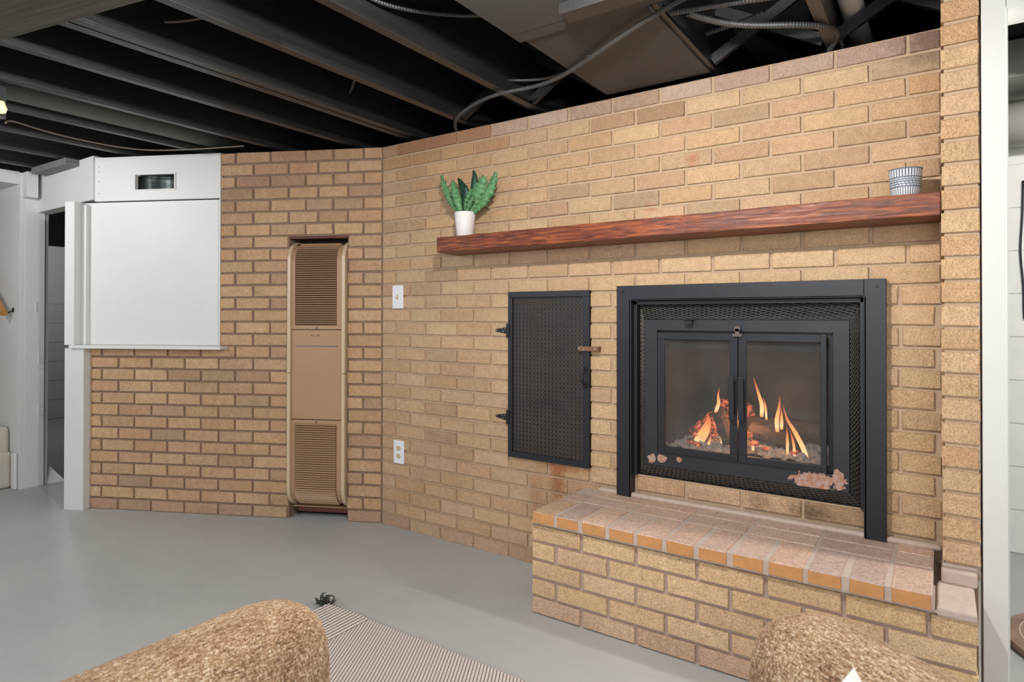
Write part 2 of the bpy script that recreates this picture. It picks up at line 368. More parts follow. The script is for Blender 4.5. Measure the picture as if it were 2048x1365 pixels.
# ------------------------------------------------------------------ bricks
_bm = {}
def brick_mesh(L, D, H, key='', mats=('brick',), rnd=0.0012, proudface='y-'):
    q = (round(L / 0.004), round(D / 0.004), round(H / 0.004), key, random.randrange(4))
    if q in _bm: return _bm[q]
    L = q[0] * 0.004; H = q[2] * 0.004 if abs(H - BH) > 0.003 else BH; D = q[1] * 0.004
    c = 0.0022; j = lambda: random.uniform(-rnd, rnd)
    vs = []
    for z in (0, H):
        for x in (0, L): vs.append((x + j(), D, z + j()))                    # back 0..3
    for z in (0, H):
        for x in (0, L): vs.append((x + j(), c + j() * .5, z + j()))             # shoulder 4..7
    for z in (c, H - c):
        for x in (c, L - c): vs.append((x + j(), j() * .8, z + j()))          # face 8..11
    fs = [(0, 2, 3, 1), (8, 9, 11, 10), (4, 5, 9, 8), (5, 7, 11, 9), (7, 6, 10, 11), (6, 4, 8, 10), (0, 1, 5, 4), (1, 3, 7, 5), (3, 2, 6, 7), (2, 0, 4, 6)]
    me = bpy.data.meshes.new('brick'); me.from_pydata(vs, [], fs)
    for mm in mats: me.materials.append(M[mm])
    bm = bmesh.new(); bm.from_mesh(me); bmesh.ops.recalc_face_normals(bm, faces=bm.faces); bm.to_mesh(me); bm.free()
    if len(mats) > 1:
        for pl in me.polygons: pl.material_index = 1 if abs(pl.normal.z) < 0.5 else 0
    _bm[q] = me
    return me

def jit(col, a=5.5, bl=0.52):
    d = random.uniform(-a, a) * 0.8
    return lin(*[max(0, min(255, (c * (1 - bl) + q * bl) * 0.975 + d + random.uniform(-2, 2))) for c, q in zip(col, (201, 174, 148))])

def put_brick(parent, x, y, z, L, D, H, col, rot=0, key='', mats=('brick',), name='brick'):
    o = bpy.data.objects.new(name, brick_mesh(L, D, H, key, mats)); C.objects.link(o)
    o.parent = parent; o.location = (x, y, z)
    o.rotation_euler = (0, 0, rot); o.color = col
    return o

def subtract(iv, holes):
    out = [iv]
    for a, b in holes:
        nx = []
        for s, e in out:
            if b <= s or a >= e: nx.append((s, e)); continue
            if s < a: nx.append((s, a))
            if e > b: nx.append((b, e))
        out = nx
    return out

def slab_holes(mb, x0, x1, z0, z1, y0, y1, holes):
    xs = sorted({x0, x1} | {v for h in holes for v in h[:2] if x0 < v < x1}); zs = sorted({z0, z1} | {v for h in holes for v in h[2:] if z0 < v < z1})
    for i in range(len(xs) - 1):
        for k in range(len(zs) - 1):
            cx = (xs[i] + xs[i + 1]) / 2; cz = (zs[k] + zs[k + 1]) / 2
            if any(h[0] < cx < h[1] and h[2] < cz < h[3] for h in holes): continue
            mb.box(xs[i], xs[i + 1], y0, y1, zs[k], zs[k + 1])

# ================================================================== SETTING
fl = MB().box(-6, 5.2, -5.6, 2.0, -0.1, 0).build('floor', 'floor'); struct(fl)
ce = MB().box(-6, 5.2, -5.6, 2.0, 2.285, 2.33).build('ceiling', 'dark_void'); struct(ce)

# ---- fireplace wall (in world frame: face at y=0, room at y<0)
DOOR = (0.838, 1.247, 0.472, 1.222); FIRE = (1.462, 2.270, 0.472, 1.180)
mb = MB(); slab_holes(mb, 0.0, 2.57, 0.0, 2.024, 0.0095, 0.11, [DOOR, FIRE])
wb = mb.build('wall_back', 'mortar'); struct(wb)

def wall_back_color(x, z, k):
    if k == 29: base = random.choice([(190, 162, 146), (184, 156, 142), (176, 148, 132)]) if x > 0.7 else random.choice([(180, 138, 102), (168, 124, 92)])
    elif k == 28: base = random.choice([(202, 170, 138), (206, 174, 136), (190, 160, 134)]) if x > 0.8 else (190, 148, 108)
    elif z > 1.5: base = random.choice([(208, 166, 116), (204, 160, 110), (214, 176, 126), (200, 162, 118), (190, 152, 112)])
    elif z > 0.45: base = random.choice([(206, 168, 122), (212, 176, 130), (200, 164, 122), (208, 174, 132)])
    elif k == 0: base = random.choice([(186, 152, 128), (192, 154, 132)])
    else: base = random.choice([(206, 168, 122), (198, 156, 114), (206, 170, 136)])
    if x > 1.2 and z < 1.3: base = tuple(min(255, c + q) for c, q in zip(base, (12, 12, 6)))
    if x < 0.5: base = tuple(c - 4 for c in base)
    if random.random() < 0.04: base = (172, 140, 108)
    return jit(base, 7, 0.2 if k >= 28 else 0.52)

for k in range(30):
    odd = (30 - k) % 2 == 1
    z = zc_(k)
    cuts = [0.004] + [(n + 0.5) * BL for n in range(12)] if odd else [0.004] + [n * BL for n in range(1, 12)]
    if k < 18:
        cuts = [c for c in cuts if c < 2.3] + ([2.368] if odd else [2.468])
    if k == 17 and odd is False: pass
    cuts = sorted(cuts) + [2.484]
    if k <= 5: cuts = [c for c in cuts if c < 1.2] + [1.3]      # hidden behind the hearth
    for i in range(len(cuts) - 1):
        a, b = cuts[i] + (JT / 2 if i else 0), cuts[i + 1] - JT / 2
        holes = []
        if z + BH * 0.5 < DOOR[3] and z + BH * 0.6 > DOOR[2]: holes.append((DOOR[0], DOOR[1]))
        if z + BH * 0.1 < FIRE[3] and z + BH * 0.6 > FIRE[2]: holes.append((FIRE[0], FIRE[1]))
        for s, e in subtract((a, b), holes):
            if e - s < 0.012: continue
            rough = z < 1.0 and s > 1.2 or random.random() < 0.15
            put_brick(wb, s + random.uniform(-.0008, .0008), random.uniform(-0.0008, 0.0008) + (0.0 if True else 0), z + random.uniform(-.0006, .0006), e - s, 0.036, BH,
                      wall_back_color(s, z, k), key='r' if rough else '', mats=('brick_rough',) if rough else ('brick',))

# ---- left wall with the built-in furnace (frame turned at the corner)
FURN = (0.196, 0.536, 0.0, 1.552)
mb = MB(); slab_holes(mb, -0.004, 1.758, 0.0, 2.024, -0.11, -0.0095, [FURN, (0.948, 1.9, 0.925, 3.0)])
wl = mb.build('wall_left', 'mortar_brown'); struct(wl); wl.rotation_euler = (0, 0, RL)
A = [0.0, 0.195, 0.366, 0.538] + [0.747 + BL * i for i in range(6)]
B = [0.0, 0.106, 0.278, 0.440] + [0.647 + BL * i for i in range(6)]
for k in range(30):
    odd = (30 - k) % 2 == 1
    z = k * P_ + 0.003
    end = 0.948 if k >= 14 else 1.775
    cuts = [c for c in (B if odd else A) if c < end - 0.02] + [end + JT / 2 - 0.001]
    for i in range(len(cuts) - 1):
        a, b = cuts[i] + (JT / 2 if i else 0.004), cuts[i + 1] - JT / 2
        holes = [(FURN[0], FURN[1])] if z + BH * 0.6 < FURN[3] else []
        for s, e in subtract((a, b), holes):
            if e - s < 0.015: continue
            if k == 29: col = random.choice([(178, 132, 96), (166, 118, 86), (182, 138, 104)])
            elif k > 24: col = random.choice([(188, 142, 100), (180, 134, 94), (192, 150, 110), (160, 122, 92)])
            elif k == 0: col = random.choice([(184, 146, 118), (176, 134, 112), (192, 154, 124)])
            elif s > 0.9 and k < 14: col = random.choice([(206, 164, 116), (200, 156, 110), (210, 170, 124), (190, 146, 104)])
            else: col = random.choice([(198, 154, 108), (190, 148, 104), (204, 162, 116), (182, 142, 102)])
            if random.random() < 0.08: col = (164, 128, 98)
            rough = random.random() < (0.8 if s > 0.5 else 0.25)
            o = put_brick(wl, e, random.uniform(-.0008, .0008), z, e - s, 0.036, BH, jit(col), rot=PI, key='l' + ('r' if rough else ''), mats=('brick_rough',) if rough else ('brick',))

# ---- pier at the right end
pr_ = thing('brick_pier', 'narrow tan brick pier one brick wide between the fireplace and the white post', 'brick pier')
MB().box(2.486, 2.5655, -0.181, -0.002, 0.37, 2.28).build('mortar_core', 'mortar', pr_)
for k in range(5, 34):
    z = zc_(k) if k > 5 else 0.378
    H = BH if k > 5 else 0.024
    if z + H > 2.28: break
    if k == 5: continue
    col = random.choice([(222, 182, 132), (216, 176, 126), (226, 188, 142), (220, 182, 140), (212, 168, 118)])
    put_brick(pr_, 2.479 + random.uniform(-.001, .001), -0.19 + random.uniform(-.0012, .0012), z, 0.088, 0.18, BH, jit(col, 5, 0.4), key='pr', mats=('brick_rough',))
MB().box(2.479, 2.562, -0.187, 0.0, 0.372, 0.404).build('mortar_bed', 'mortar_pale', pr_, bevel=0.004)

# ---- hearth
he = thing('brick_hearth', 'raised tan brick hearth with orange capped edge in front of the fireplace', 'hearth')
HX0, HX1, HY = 1.209, 2.552, -0.393
MB().box(HX0 + 0.006, HX1 - 0.002, HY + 0.0095, -0.001, 0.0, 0.343).build('mortar_core', 'mortar_hearth', he)
for k in range(5):
    z = k * P_ + 0.004; even = k % 2 == 0
    cuts = [0.0] + ([n for n in range(1, 7)] if even else [n + 0.5 for n in range(6)])
    xs_ = [HX0 + c * BL for c in cuts]
    if even: xs_[-1] = 2.447
    xs_ = [x for x in xs_ if x < HX1 - 0.02] + [HX1 + JT / 2]
    for i in range(len(xs_) - 1):
        a = xs_[i] + (JT / 2 if i else 0); b = xs_[i + 1] - JT / 2
        col = random.choice([(228, 192, 144), (224, 186, 138), (232, 198, 154), (218, 182, 138)]) if k else random.choice([(214, 178, 150), (208, 172, 146), (218, 184, 152)])
        put_brick(he, a, HY + random.uniform(-.0008, .0008), z, b - a, 0.06, BH, jit(tuple(q + 12 for q in col), 6, 0.3), key='h', mats=('brick_rough',))
    # left return of the hearth
    ys = [HY + 0.062, HY + 0.20, 0] if even else [HY + 0.062, HY + 0.27, 0]
    for i in range(2):
        L = ys[i + 1] - ys[i] - JT
        put_brick(he, HX0, ys[i] + L + JT / 2, z, L, 0.05, BH, jit((214, 178, 132), 6), rot=-PI / 2, key='h', mats=('brick_rough',))
MB().box(HX0 + 0.004, HX1 - 0.085, HY - 0.006, -0.001, 0.338, 0.346).build('mortar_bed', 'mortar_pale', he)
MB().box(HX0 + 0.022, 2.458, HY - 0.0135, -0.001, 0.344, 0.3845).build('paving_mortar', 'mortar_pale', he)
PJ = [1.214, 1.318, 1.421, 1.525, 1.629, 1.730, 1.837, 1.940, 2.044, 2.152, 2.256, 2.357, 2.462]
tops = [(196, 168, 150), (190, 162, 148), (198, 172, 158), (186, 164, 154), (202, 172, 152)]
def pj(c): d = random.uniform(-5, 5); return lin(*[q + d for q in c])
for i in range(12):
    a, b = PJ[i] + 0.009, PJ[i + 1] - 0.009
    c = (196, 168, 140) if i == 0 else random.choice(tops)
    o = put_brick(he, a, -0.411 + random.uniform(-.002, .002), 0.346, b - a, 0.2, 0.040, pj(c), key='cap', mats=('paver_top', 'paver_front'), name='paver')
for r_, (y0, y1) in enumerate([(-0.200, -0.108), (-0.097, -0.008)]):
    for i in range(-1, 12, 2):
        a = (PJ[i] if i >= 0 else 1.258 - 0.03 * (1 - r_)) + 0.006; b = PJ[min(i + 2, 12)] - 0.006
        if b > 2.46: b = 2.462
        if b - a < 0.05: continue
        put_brick(he, a, y0, 0.346, b - a, y1 - y0, 0.040, pj(random.choice(tops)), key='pv', mats=('paver_top',), name='paver')
mb = MB().box(2.466, HX1, -0.402, -0.196, 0.332, 0.356); o = mb.build('low_paver', 'mortar_pale', he, bevel=0.006); o['label'] = 'lower dusty paver at the right end of the hearth'
MB().box(2.476, 2.560, -0.215, -0.188, 0.354, 0.398).build('mortar_lump', 'mortar_pale', he, bevel=0.008)
MB().box(1.30, 2.478, -0.030, -0.001, 0.384, 0.402).build('mortar_fillet', 'mortar_pale', he, bevel=0.008)
# ledge course in front of the firebox
for a, b in ((1.470, 1.650), (1.662, 1.852), (1.864, 2.062), (2.074, 2.268)):
    pass

# ---- mantel shelf
mb = MB()
x0f, x0b, x1 = 0.545, 0.514, 2.478
N = 48; vs = []; fs = []
for i in range(N + 1):
    tt = i / N; w1 = 0.0018 * noise.noise(Vector((i * 0.6, 0, 0))); w2 = 0.0018 * noise.noise(Vector((i * 0.6, 9, 0)))
    xf_ = x0f + (x1 - x0f) * tt; xb_ = x0b + (x1 - x0b) * tt
    vs += [(xf_, -0.180 + w1, 1.409 + w2), (xf_, -0.180 + w2, 1.478 + w1), (xb_, 0.004, 1.478), (xb_, 0.004, 1.409)]
for i in range(N):
    for k in range(4): a = i * 4 + k; b = i * 4 + (k + 1) % 4; fs.append((a, b, b + 4, a + 4))
fs += [(0, 1, 2, 3), (N * 4 + 3, N * 4 + 2, N * 4 + 1, N * 4)]
mb.add(vs, fs); o = mb.build('mantel_shelf', 'mantel', bevel=0.003)
tag(o, 'long reddish-brown stained timber mantel shelf above the fireplace', 'mantel')

# ================================================================== FIREPLACE
fp = thing('fireplace', 'black metal fireplace with two glass doors, mesh surround and burning gas logs', 'fireplace', (0, 0, 0))
# outer angle-iron frame: left post, right post, top rail
def ang(name, vs_front, lipbox):
    mb = MB(); mb.box(*vs_front); mb.box(*lipbox); return mb.build(name, 'black_metal', fp, bevel=0.0012)
ang('frame_post', (1.388, 1.448, -0.036, -0.028, 0.388, 1.236), (1.442, 1.450, -0.036, 0.010, 0.388, 1.180))
ang('frame_post', (2.270, 2.332, -0.036, -0.028, 0.388, 1.236), (2.268, 2.276, -0.036, 0.010, 0.388, 1.180))
MB().box(1.4485, 2.2695, -0.036, -0.028, 1.178, 1.236).box(1.450, 2.268, -0.036, 0.010, 1.176, 1.183).build('frame_rail', 'black_metal', fp, bevel=0.0012)
MB().box(1.389, 1.395, -0.028, 0.0, 0.388, 1.235).box(2.326, 2.331, -0.028, 0.0, 0.388, 1.235).box(1.389, 2.331, -0.028, 0.0, 1.229, 1.2355).build('frame_flange', 'black_metal', fp)
for x in (1.413, 2.305): MB().disc((x, -0.036, 1.213), (0, -1, 0), 0.006, 0.004).build('bolt', 'black_iron', fp)
mb = MB()
mb.box(1.452, 1.466, -0.012, 0.010, 0.474, 1.174).box(2.256, 2.267, -0.012, 0.010, 0.474, 1.174).box(1.452, 2.267, -0.012, 0.010, 1.160, 1.174)
mb.build('inner_frame', 'black_metal', fp, bevel=0.001)
# expanded metal mesh: diamonds on a grid, real strands
def exmesh(mb, x0, x1, z0, z1, y0=0.0, y1=None, a=0.0205, b=0.0088, t_=0.0013):
    y1 = y0 if y1 is None else y1
    nx = int((x1 - x0) / a) + 2; nz = int((z1 - z0) / b) + 2
    def yy(z): return y0 + (y1 - y0) * (z - z0) / max(1e-6, z1 - z0)
    for j in range(nz):
        for i in range(nx):
            cx = x0 + i * a + (a / 2 if j % 2 else 0); cz = z0 + j * b
            for sx in (-1, 1):
                p0 = (cx, cz); p1 = (cx + sx * a / 2, cz + b)
                if min(p0[0], p1[0]) < x0 - 0.001 or max(p0[0], p1[0]) > x1 + 0.001 or p1[1] > z1 + 0.002: continue
                A_ = Vector((p0[0], yy(p0[1]), p0[1])); B_ = Vector((p1[0], yy(p1[1]), p1[1]))
                d = (B_ - A_).normalized(); n_ = Vector((0, 1, 0)).cross(d) * t_
                o_ = Vector((0, 0.0025, 0))
                vs = [A_ - n_, A_ + n_, B_ + n_, B_ - n_, A_ - n_ + o_, A_ + n_ + o_, B_ + n_ + o_, B_ - n_ + o_]
                mb.add(vs, [(0, 1, 2, 3), (0, 3, 7, 4), (1, 5, 6, 2)])
OX0, OX1, OZ0, OZ1, OY = 1.466, 2.257, 0.474, 1.162, 0.028     # where the mesh meets the frame
IX0, IX1, IZ0, IZ1, IY = 1.502, 2.227, 0.524, 1.101, -0.020    # where it meets the insert
def quad_mesh(P00, P10, P01, P11, a, b):
    # strands on a bilinear patch; u across (x), v up
    P00, P10, P01, P11 = map(Vector, (P00, P10, P01, P11))
    def at(u, v): return P00 * (1 - u) * (1 - v) + P10 * u * (1 - v) + P01 * (1 - u) * v + P11 * u * v
    W_2 = max((P10 - P00).length, (P11 - P01).length); H_2 = max((P01 - P00).length, (P11 - P10).length)
    nx = max(1, round(W_2 / a)); nz = max(2, round(H_2 / b)); mb = MB(); nrm = (P10 - P00).cross(P01 - P00).normalized()
    for j in range(nz):
        for i in range(nx + 1):
            for sx in (-1, 1):
                u0 = (i + (0.5 if j % 2 else 0)) / nx; u1 = u0 + sx * 0.5 / nx
                if min(u0, u1) < -1e-6 or max(u0, u1) > 1 + 1e-6: continue
                A_ = at(u0, j / nz); B_ = at(u1, (j + 1) / nz); d = (B_ - A_).normalized(); n_ = nrm.cross(d) * 0.00085; o_ = nrm * 0.0025
                mb.add([A_ - n_, A_ + n_, B_ + n_, B_ - n_, A_ - n_ + o_, A_ + n_ + o_, B_ + n_ + o_, B_ - n_ + o_], [(0, 1, 2, 3), (0, 3, 7, 4), (1, 5, 6, 2), (4, 7, 6, 5)])
    o = mb.build('mesh_screen', 'mesh_metal', fp); o['kind'] = 'stuff'
quad_mesh((IX0, IY, IZ1), (IX1, IY, IZ1), (OX0, OY, OZ1), (OX1, OY, OZ1), 0.036, 0.0068)
quad_mesh((OX0, OY, OZ0), (OX1, OY, OZ0), (IX0, IY, IZ0), (IX1, IY, IZ0), 0.036, 0.0068)
quad_mesh((OX0, OY, OZ0), (IX0, IY, IZ0), (OX0, OY, OZ1), (IX0, IY, IZ1), 0.030, 0.0088)
quad_mesh((IX1, IY, IZ0), (OX1, OY, OZ0), (IX1, IY, IZ1), (OX1, OY, OZ1), 0.028, 0.0088)
# dark liner behind the mesh and around the firebox
mb = MB(); slab_holes(mb, 1.463, 2.269, 0.473, 1.179, 0.075, 0.085, [(1.552, 2.178, 0.575, 1.06)])
mb.box(1.463, 1.466, 0.012, 0.08, 0.473, 1.179).box(2.266, 2.269, 0.012, 0.08, 0.473, 1.179).box(1.463, 2.269, 0.012, 0.08, 1.176, 1.179).box(1.463, 2.269, 0.012, 0.08, 0.4725, 0.4755)
mb.build('liner', 'black_iron', fp)
# insert face plate
mb = MB(); slab_holes(mb, 1.504, 2.225, 0.526, 1.099, -0.024, -0.018, [(1.556, 2.178, 0.580, 1.058)])
slab_holes(mb, 1.520, 2.210, 0.545, 1.085, -0.018, 0.07, [(1.526, 2.204, 0.551, 1.079)])
mb.build('insert_plate', 'insert', fp)
mb = MB(); slab_holes(mb, 1.556, 2.178, 0.580, 1.058, -0.004, 0.006, [(1.575, 2.16, 0.60, 1.04)]); mb.build('door_stop', 'black_iron', fp)
# doors
for (a, b, ga, gb, hx0, hx1) in ((1.561, 1.866, 1.588, 1.838, 1.842, 1.860), (1.869, 2.158, 1.896, 2.140, 1.875, 1.893)):
    mb = MB(); slab_holes(mb, a, b, 0.582, 1.050, -0.034, -0.016, [(ga, gb, 0.606, 1.024)])
    d = mb.build('door', 'black_metal', fp, bevel=0.0012)
    gl_ = MB().box(ga - 0.004, gb + 0.004, -0.024, -0.021, 0.602, 1.028).build('glass_pane', 'glass', d)
    MB().box(hx0, hx1, -0.066, -0.058, 0.740, 0.896).box(hx0 + 0.004, hx1 - 0.004, -0.060, -0.034, 0.755, 0.767).box(hx0 + 0.004, hx1 - 0.004, -0.060, -0.034, 0.868, 0.880).build('handle', 'black_metal', d, bevel=0.0015)
MB().disc((1.868, -0.042, 1.068), (0, -1, 0), 0.011, 0.004).box(1.861, 1.875, -0.046, -0.042, 1.045, 1.068).box(1.852, 1.884, -0.044, -0.034, 1.040, 1.050).build('latch', 'latch', fp)
MB().box(1.667, 1.703, -0.050, -0.024, 1.096, 1.100).box(1.672, 1.703, -0.050, -0.047, 1.082, 1.098).build('damper_tab', 'black_iron', fp)
# firebox
mb = MB(); x0, x1, y1, z0, z1 = 1.545, 2.19, 0.46, 0.535, 1.08
mb.add([(x0, .085, z0), (x1, .085, z0), (x1 - .08, y1, z0), (x0 + .08, y1, z0), (x0, .085, z1), (x1, .085, z1), (x1 - .08, y1, z1), (x0 + .08, y1, z1)],
       [(0, 1, 2, 3), (4, 7, 6, 5), (0, 3, 7, 4), (1, 5, 6, 2), (2, 6, 7, 3)])
o = mb.build('firebox', 'soot', fp)
MB().box(1.56, 2.17, 0.09, 0.30, 0.985, 1.005).build('baffle', 'soot', fp)
# ash bed
vs = []; fs = []; nx, ny = 60, 34
for j in range(ny + 1):
    for i in range(nx + 1):
        x = 1.556 + (2.178 - 1.556) * i / nx; y = 0.05 + 0.36 * j / ny
        h = 0.592 + 0.06 * math.sin(PI * i / nx) * (j / ny) + 0.022 * noise.noise(Vector((x * 28, y * 28, 0))) + 0.014 * noise.noise(Vector((x * 75, y * 75, 3)))
        vs.append((x, y, h))
for j in range(ny):
    for i in range(nx): a = j * (nx + 1) + i; fs.append((a, a + 1, a + nx + 2, a + nx + 1))
o = MB().add(vs, fs).build('ash_bed', 'ash', fp, smooth=False); o['kind'] = 'stuff'
# gas logs
def log(a, b, r, sd):
    a = Vector(a); b = Vector(b); P = []; rr = []
    for i in range(13):
        t_ = i / 12; q = a.lerp(b, t_) + Vector((0, 0, 0.008 * noise.noise(Vector((sd, t_ * 5, 0)))))
        P.append(q); rr.append(r * (1 + 0.22 * noise.noise(Vector((sd * 3, t_ * 9, 1)))))
    mb = MB().tube(P, rr, 12)
    mb.v = [tuple(Vector(v) + 0.006 * Vector((noise.noise(Vector(v) * 45), noise.noise(Vector(v) * 45 + Vector((7, 0, 0))), noise.noise(Vector(v) * 45 + Vector((0, 7, 0)))))) for v in mb.v]
    return mb.build('log', 'log', fp)
log((1.62, 0.30, 0.66), (2.10, 0.27, 0.665), 0.045, 1)
hot = log((1.64, 0.17, 0.62), (1.76, 0.26, 0.735), 0.036, 2); hot.data.materials[0] = M['ember']
log((1.735, 0.24, 0.745), (1.84, 0.30, 0.72), 0.03, 7).data.materials[0] = M['ember']
log((1.74, 0.16, 0.735), (1.80, 0.10, 0.625), 0.026, 5)
log((1.86, 0.20, 0.665), (2.04, 0.16, 0.64), 0.034, 3)
# embers
for i, (x, y, z, r) in enumerate([(1.64, .12, .61, .017), (1.66, .14, .635, .018), (1.68, .10, .60, .014), (1.72, .17, .64, .018), (1.69, .14, .625, .016), (1.86, .13, .655, .020), (1.89, .12, .63, .018), (1.93, .11, .615, .014), (1.78, .20, .735, .03), (1.735, .22, .74, .03), (1.665, .11, .60, .015), (1.83, .12, .60, .014), (2.03, .13, .61, .016), (2.06, .14, .60, .012), (1.76, .12, .69, .014)]):
    mb = MB(); vs = []
    mb.lathe([(0.001, -r * .6), (r * .8, -r * .4), (r, 0), (r * .7, r * .4), (0.001, r * .55)], 9, (0, 0, 0))
    mb.v = [tuple(Vector(v) * (1 + .35 * noise.noise(Vector(v) * 60 + Vector((i, 0, 0))))) for v in mb.v]
    o = mb.build('ember', 'ember', fp); o.location = (x, y, z)
def flame(pts, r, y=0.13):
    P = [Vector((x, y, z)) for x, z in pts]
    Q = []
    for i in range(len(P) - 1):
        for j in range(6): Q.append(P[i].lerp(P[i + 1], j / 6))
    Q.append(P[-1])
    for it in range(3): Q = [Q[0]] + [(Q[i - 1] + Q[i] * 2 + Q[i + 1]) / 4 for i in range(1, len(Q) - 1)] + [Q[-1]]
    n = len(Q); rr = [r * (math.sin(PI * min(1, (i / (n - 1)) * 0.75 + 0.22)) ** 0.9) * (1 - 0.75 * (i / (n - 1)) ** 1.5) + 0.0008 for i in range(n)]
    mb = MB().tube(Q, rr, 8); c_ = y
    mb.v = [(v[0], c_ + (v[1] - c_) * 0.4, v[2]) for v in mb.v]
    return mb.build('flame', 'flame', fp, smooth=True)
flame([(1.655, .585), (1.690, .64), (1.712, .69), (1.708, .73)], 0.022)
flame([(1.738, .73), (1.752, .77), (1.748, .80), (1.754, .83)], 0.007)
flame([(1.708, .59), (1.722, .64)], 0.005)
flame([(1.758, .60), (1.772, .66), (1.777, .71)], 0.004)
flame([(1.906, .725), (1.908, .77), (1.893, .82), (1.876, .875)], 0.008, .16)
flame([(1.924, .715), (1.920, .77), (1.912, .80)], 0.004, .16)
flame([(1.965, .675), (1.962, .72), (1.972, .77), (1.974, .81)], 0.008, .15)
flame([(1.980, .685), (1.980, .73), (1.980, .765)], 0.006, .15)
flame([(2.075, .585), (2.058, .635), (2.030, .69), (2.004, .73), (1.990, .785)], 0.009, .12)
flame([(2.006, .60), (2.006, .66), (2.004, .70)], 0.005, .12)
flame([(2.032, .585), (2.028, .64), (2.016, .69)], 0.005, .12)
flame([(1.886, .60), (1.884, .645)], 0.005, .11)
# brick ledge course seen below the mesh is part of the wall (course 24); firelight
light('fire_glow', 'POINT', (1.86, 0.12, 0.72), 1.6, (1.0, 0.45, 0.18), 0.04)

# ================================================================== ASH / WOOD ACCESS DOOR
ad = thing('access_door', 'black framed perforated metal door on strap hinges left of the fireplace', 'access door')
mb = MB(); slab_holes(mb, 0.834, 1.250, 0.468, 1.224, -0.014, -0.008, [(0.857, 1.222, 0.494, 1.198)])
slab_holes(mb, 0.834, 1.250, 0.468, 1.224, -0.008, 0.006, [(0.838, 1.246, 0.472, 1.220)])
mb.build('door_frame', 'black_metal', ad, bevel=0.0012)
MB().box(1.248, 1.252, -0.006, 0.018, 0.47, 1.222).box(1.2385, 1.2475, 0.0, 0.09, 0.472, 1.222).build('jamb', 'dark_void', ad)
mb = MB(); pt = 0.0192; nx = 20; nz = 37; x0, z0 = 0.856, 0.493
def strip(a, b, w_=0.0042):
    A_ = Vector((a[0], 0, a[1])); B_ = Vector((b[0], 0, b[1])); d = (B_ - A_).normalized(); n_ = Vector((0, 1, 0)).cross(d) * w_ / 2
    A_.y = B_.y = -0.005
    mb.add([A_ - n_, A_ + n_, B_ + n_, B_ - n_], [(0, 1, 2, 3)])
X1, Z1 = 1.223, 1.199
i = 0
while x0 + i * pt < X1: strip((x0 + i * pt, z0), (x0 + i * pt, Z1), 0.0036); i += 1
i = 0
while z0 + i * pt < Z1: strip((x0, z0 + i * pt), (X1, z0 + i * pt), 0.0036); i += 1
for s_ in (1, -1):
    i = -60
    while i < 60:
        # diagonals clipped to the opening
        c0 = (z0 + i * pt) if s_ == 1 else (z0 + i * pt + 0.0)
        pts = []
        for x in (x0, X1):
            zz = c0 + s_ * (x - x0); pts.append((x, zz))
        (xa, za), (xb, zb) = pts
        def clip(xa, za, xb, zb, lim, lo):
            if lo:
                if za < lim and zb < lim: return None
                if za < lim: k = (lim - za) / (zb - za); xa += (xb - xa) * k; za = lim
                if zb < lim: k = (lim - za) / (zb - za); xb = xa + (xb - xa) * k; zb = lim
            else:
                if za > lim and zb > lim: return None
                if za > lim: k = (lim - za) / (zb - za); xa += (xb - xa) * k; za = lim
                if zb > lim: k = (lim - za) / (zb - za); xb = xa + (xb - xa) * k; zb = lim
            return xa, za, xb, zb
        r_ = clip(xa, za, xb, zb, z0, True)
        if r_: r_ = clip(*r_, Z1, False)
        if r_ and abs(r_[0] - r_[2]) > 0.004: strip(r_[:2], r_[2:], 0.0030)
        i += 1
for i in range(nx + 1):
    for k in range(nz + 1):
        x, z = x0 + i * pt, z0 + k * pt
        if x < X1 - .003 and z < Z1 - .003 and x > x0 and z > z0:
            n = 8; mb.add([(x + 0.0042 * math.cos(2 * PI * q / n), -0.0056, z + 0.0042 * math.sin(2 * PI * q / n)) for q in range(n)], [tuple(range(n))])
o = mb.build('perforated_sheet', 'black_iron', ad); o['kind'] = 'stuff'
mb = MB().box(0.838, 1.238, 0.006, 0.012, 0.472, 1.222)
M['bin'] = simple('dull_brown_back', lin(138, 120, 104), 0.9, var=0.35, nscale=6)
mb.build('backing', 'bin', ad)
for z in (1.047, 0.647):
    mb = MB()
    mb.add([(0.764, -0.006, z - 0.006), (0.764, -0.006, z + 0.006), (0.822, -0.006, z + 0.016), (0.822, -0.006, z - 0.016),
            (0.764, -0.003, z - 0.006), (0.764, -0.003, z + 0.006), (0.822, -0.003, z + 0.016), (0.822, -0.003, z - 0.016)],
           [(0, 1, 2, 3), (0, 4, 5, 1), (1, 5, 6, 2), (2, 6, 7, 3), (3, 7, 4, 0)])
    mb.disc((0.764, -0.003, z), (0, -1, 0), 0.006, 0.003)
    mb.box(0.832, 0.842, -0.019, -0.014, z - 0.030, z + 0.030)
    mb.tube([(0.827, -0.010, z - 0.032), (0.827, -0.010, z + 0.032)], 0.005, 8)
    h_ = mb.build('hinge', 'black_iron', ad)
    mb = MB()
    for sx, sz in ((0.767, 0), (0.797, 0.005), (0.803, -0.005), (0.812, 0.008)): mb.disc((sx, -0.006, z + sz), (0, -1, 0), 0.0028, 0.002, 8)
    mb.build('screws', 'screw', h_)
lt = MB().box(1.210, 1.302, -0.030, -0.026, 0.966, 0.986).box(1.292, 1.302, -0.026, -0.002, 0.966, 0.986).build('latch_bar', 'rust', ad, bevel=0.001)
mb = MB()
for x, z in ((1.212, 0.978), (1.236, 0.974), (1.289, 0.977)): mb.disc((x, -0.030, z), (0, -1, 0), 0.0045, 0.003, 10)
mb.build('screws', 'screw', lt)
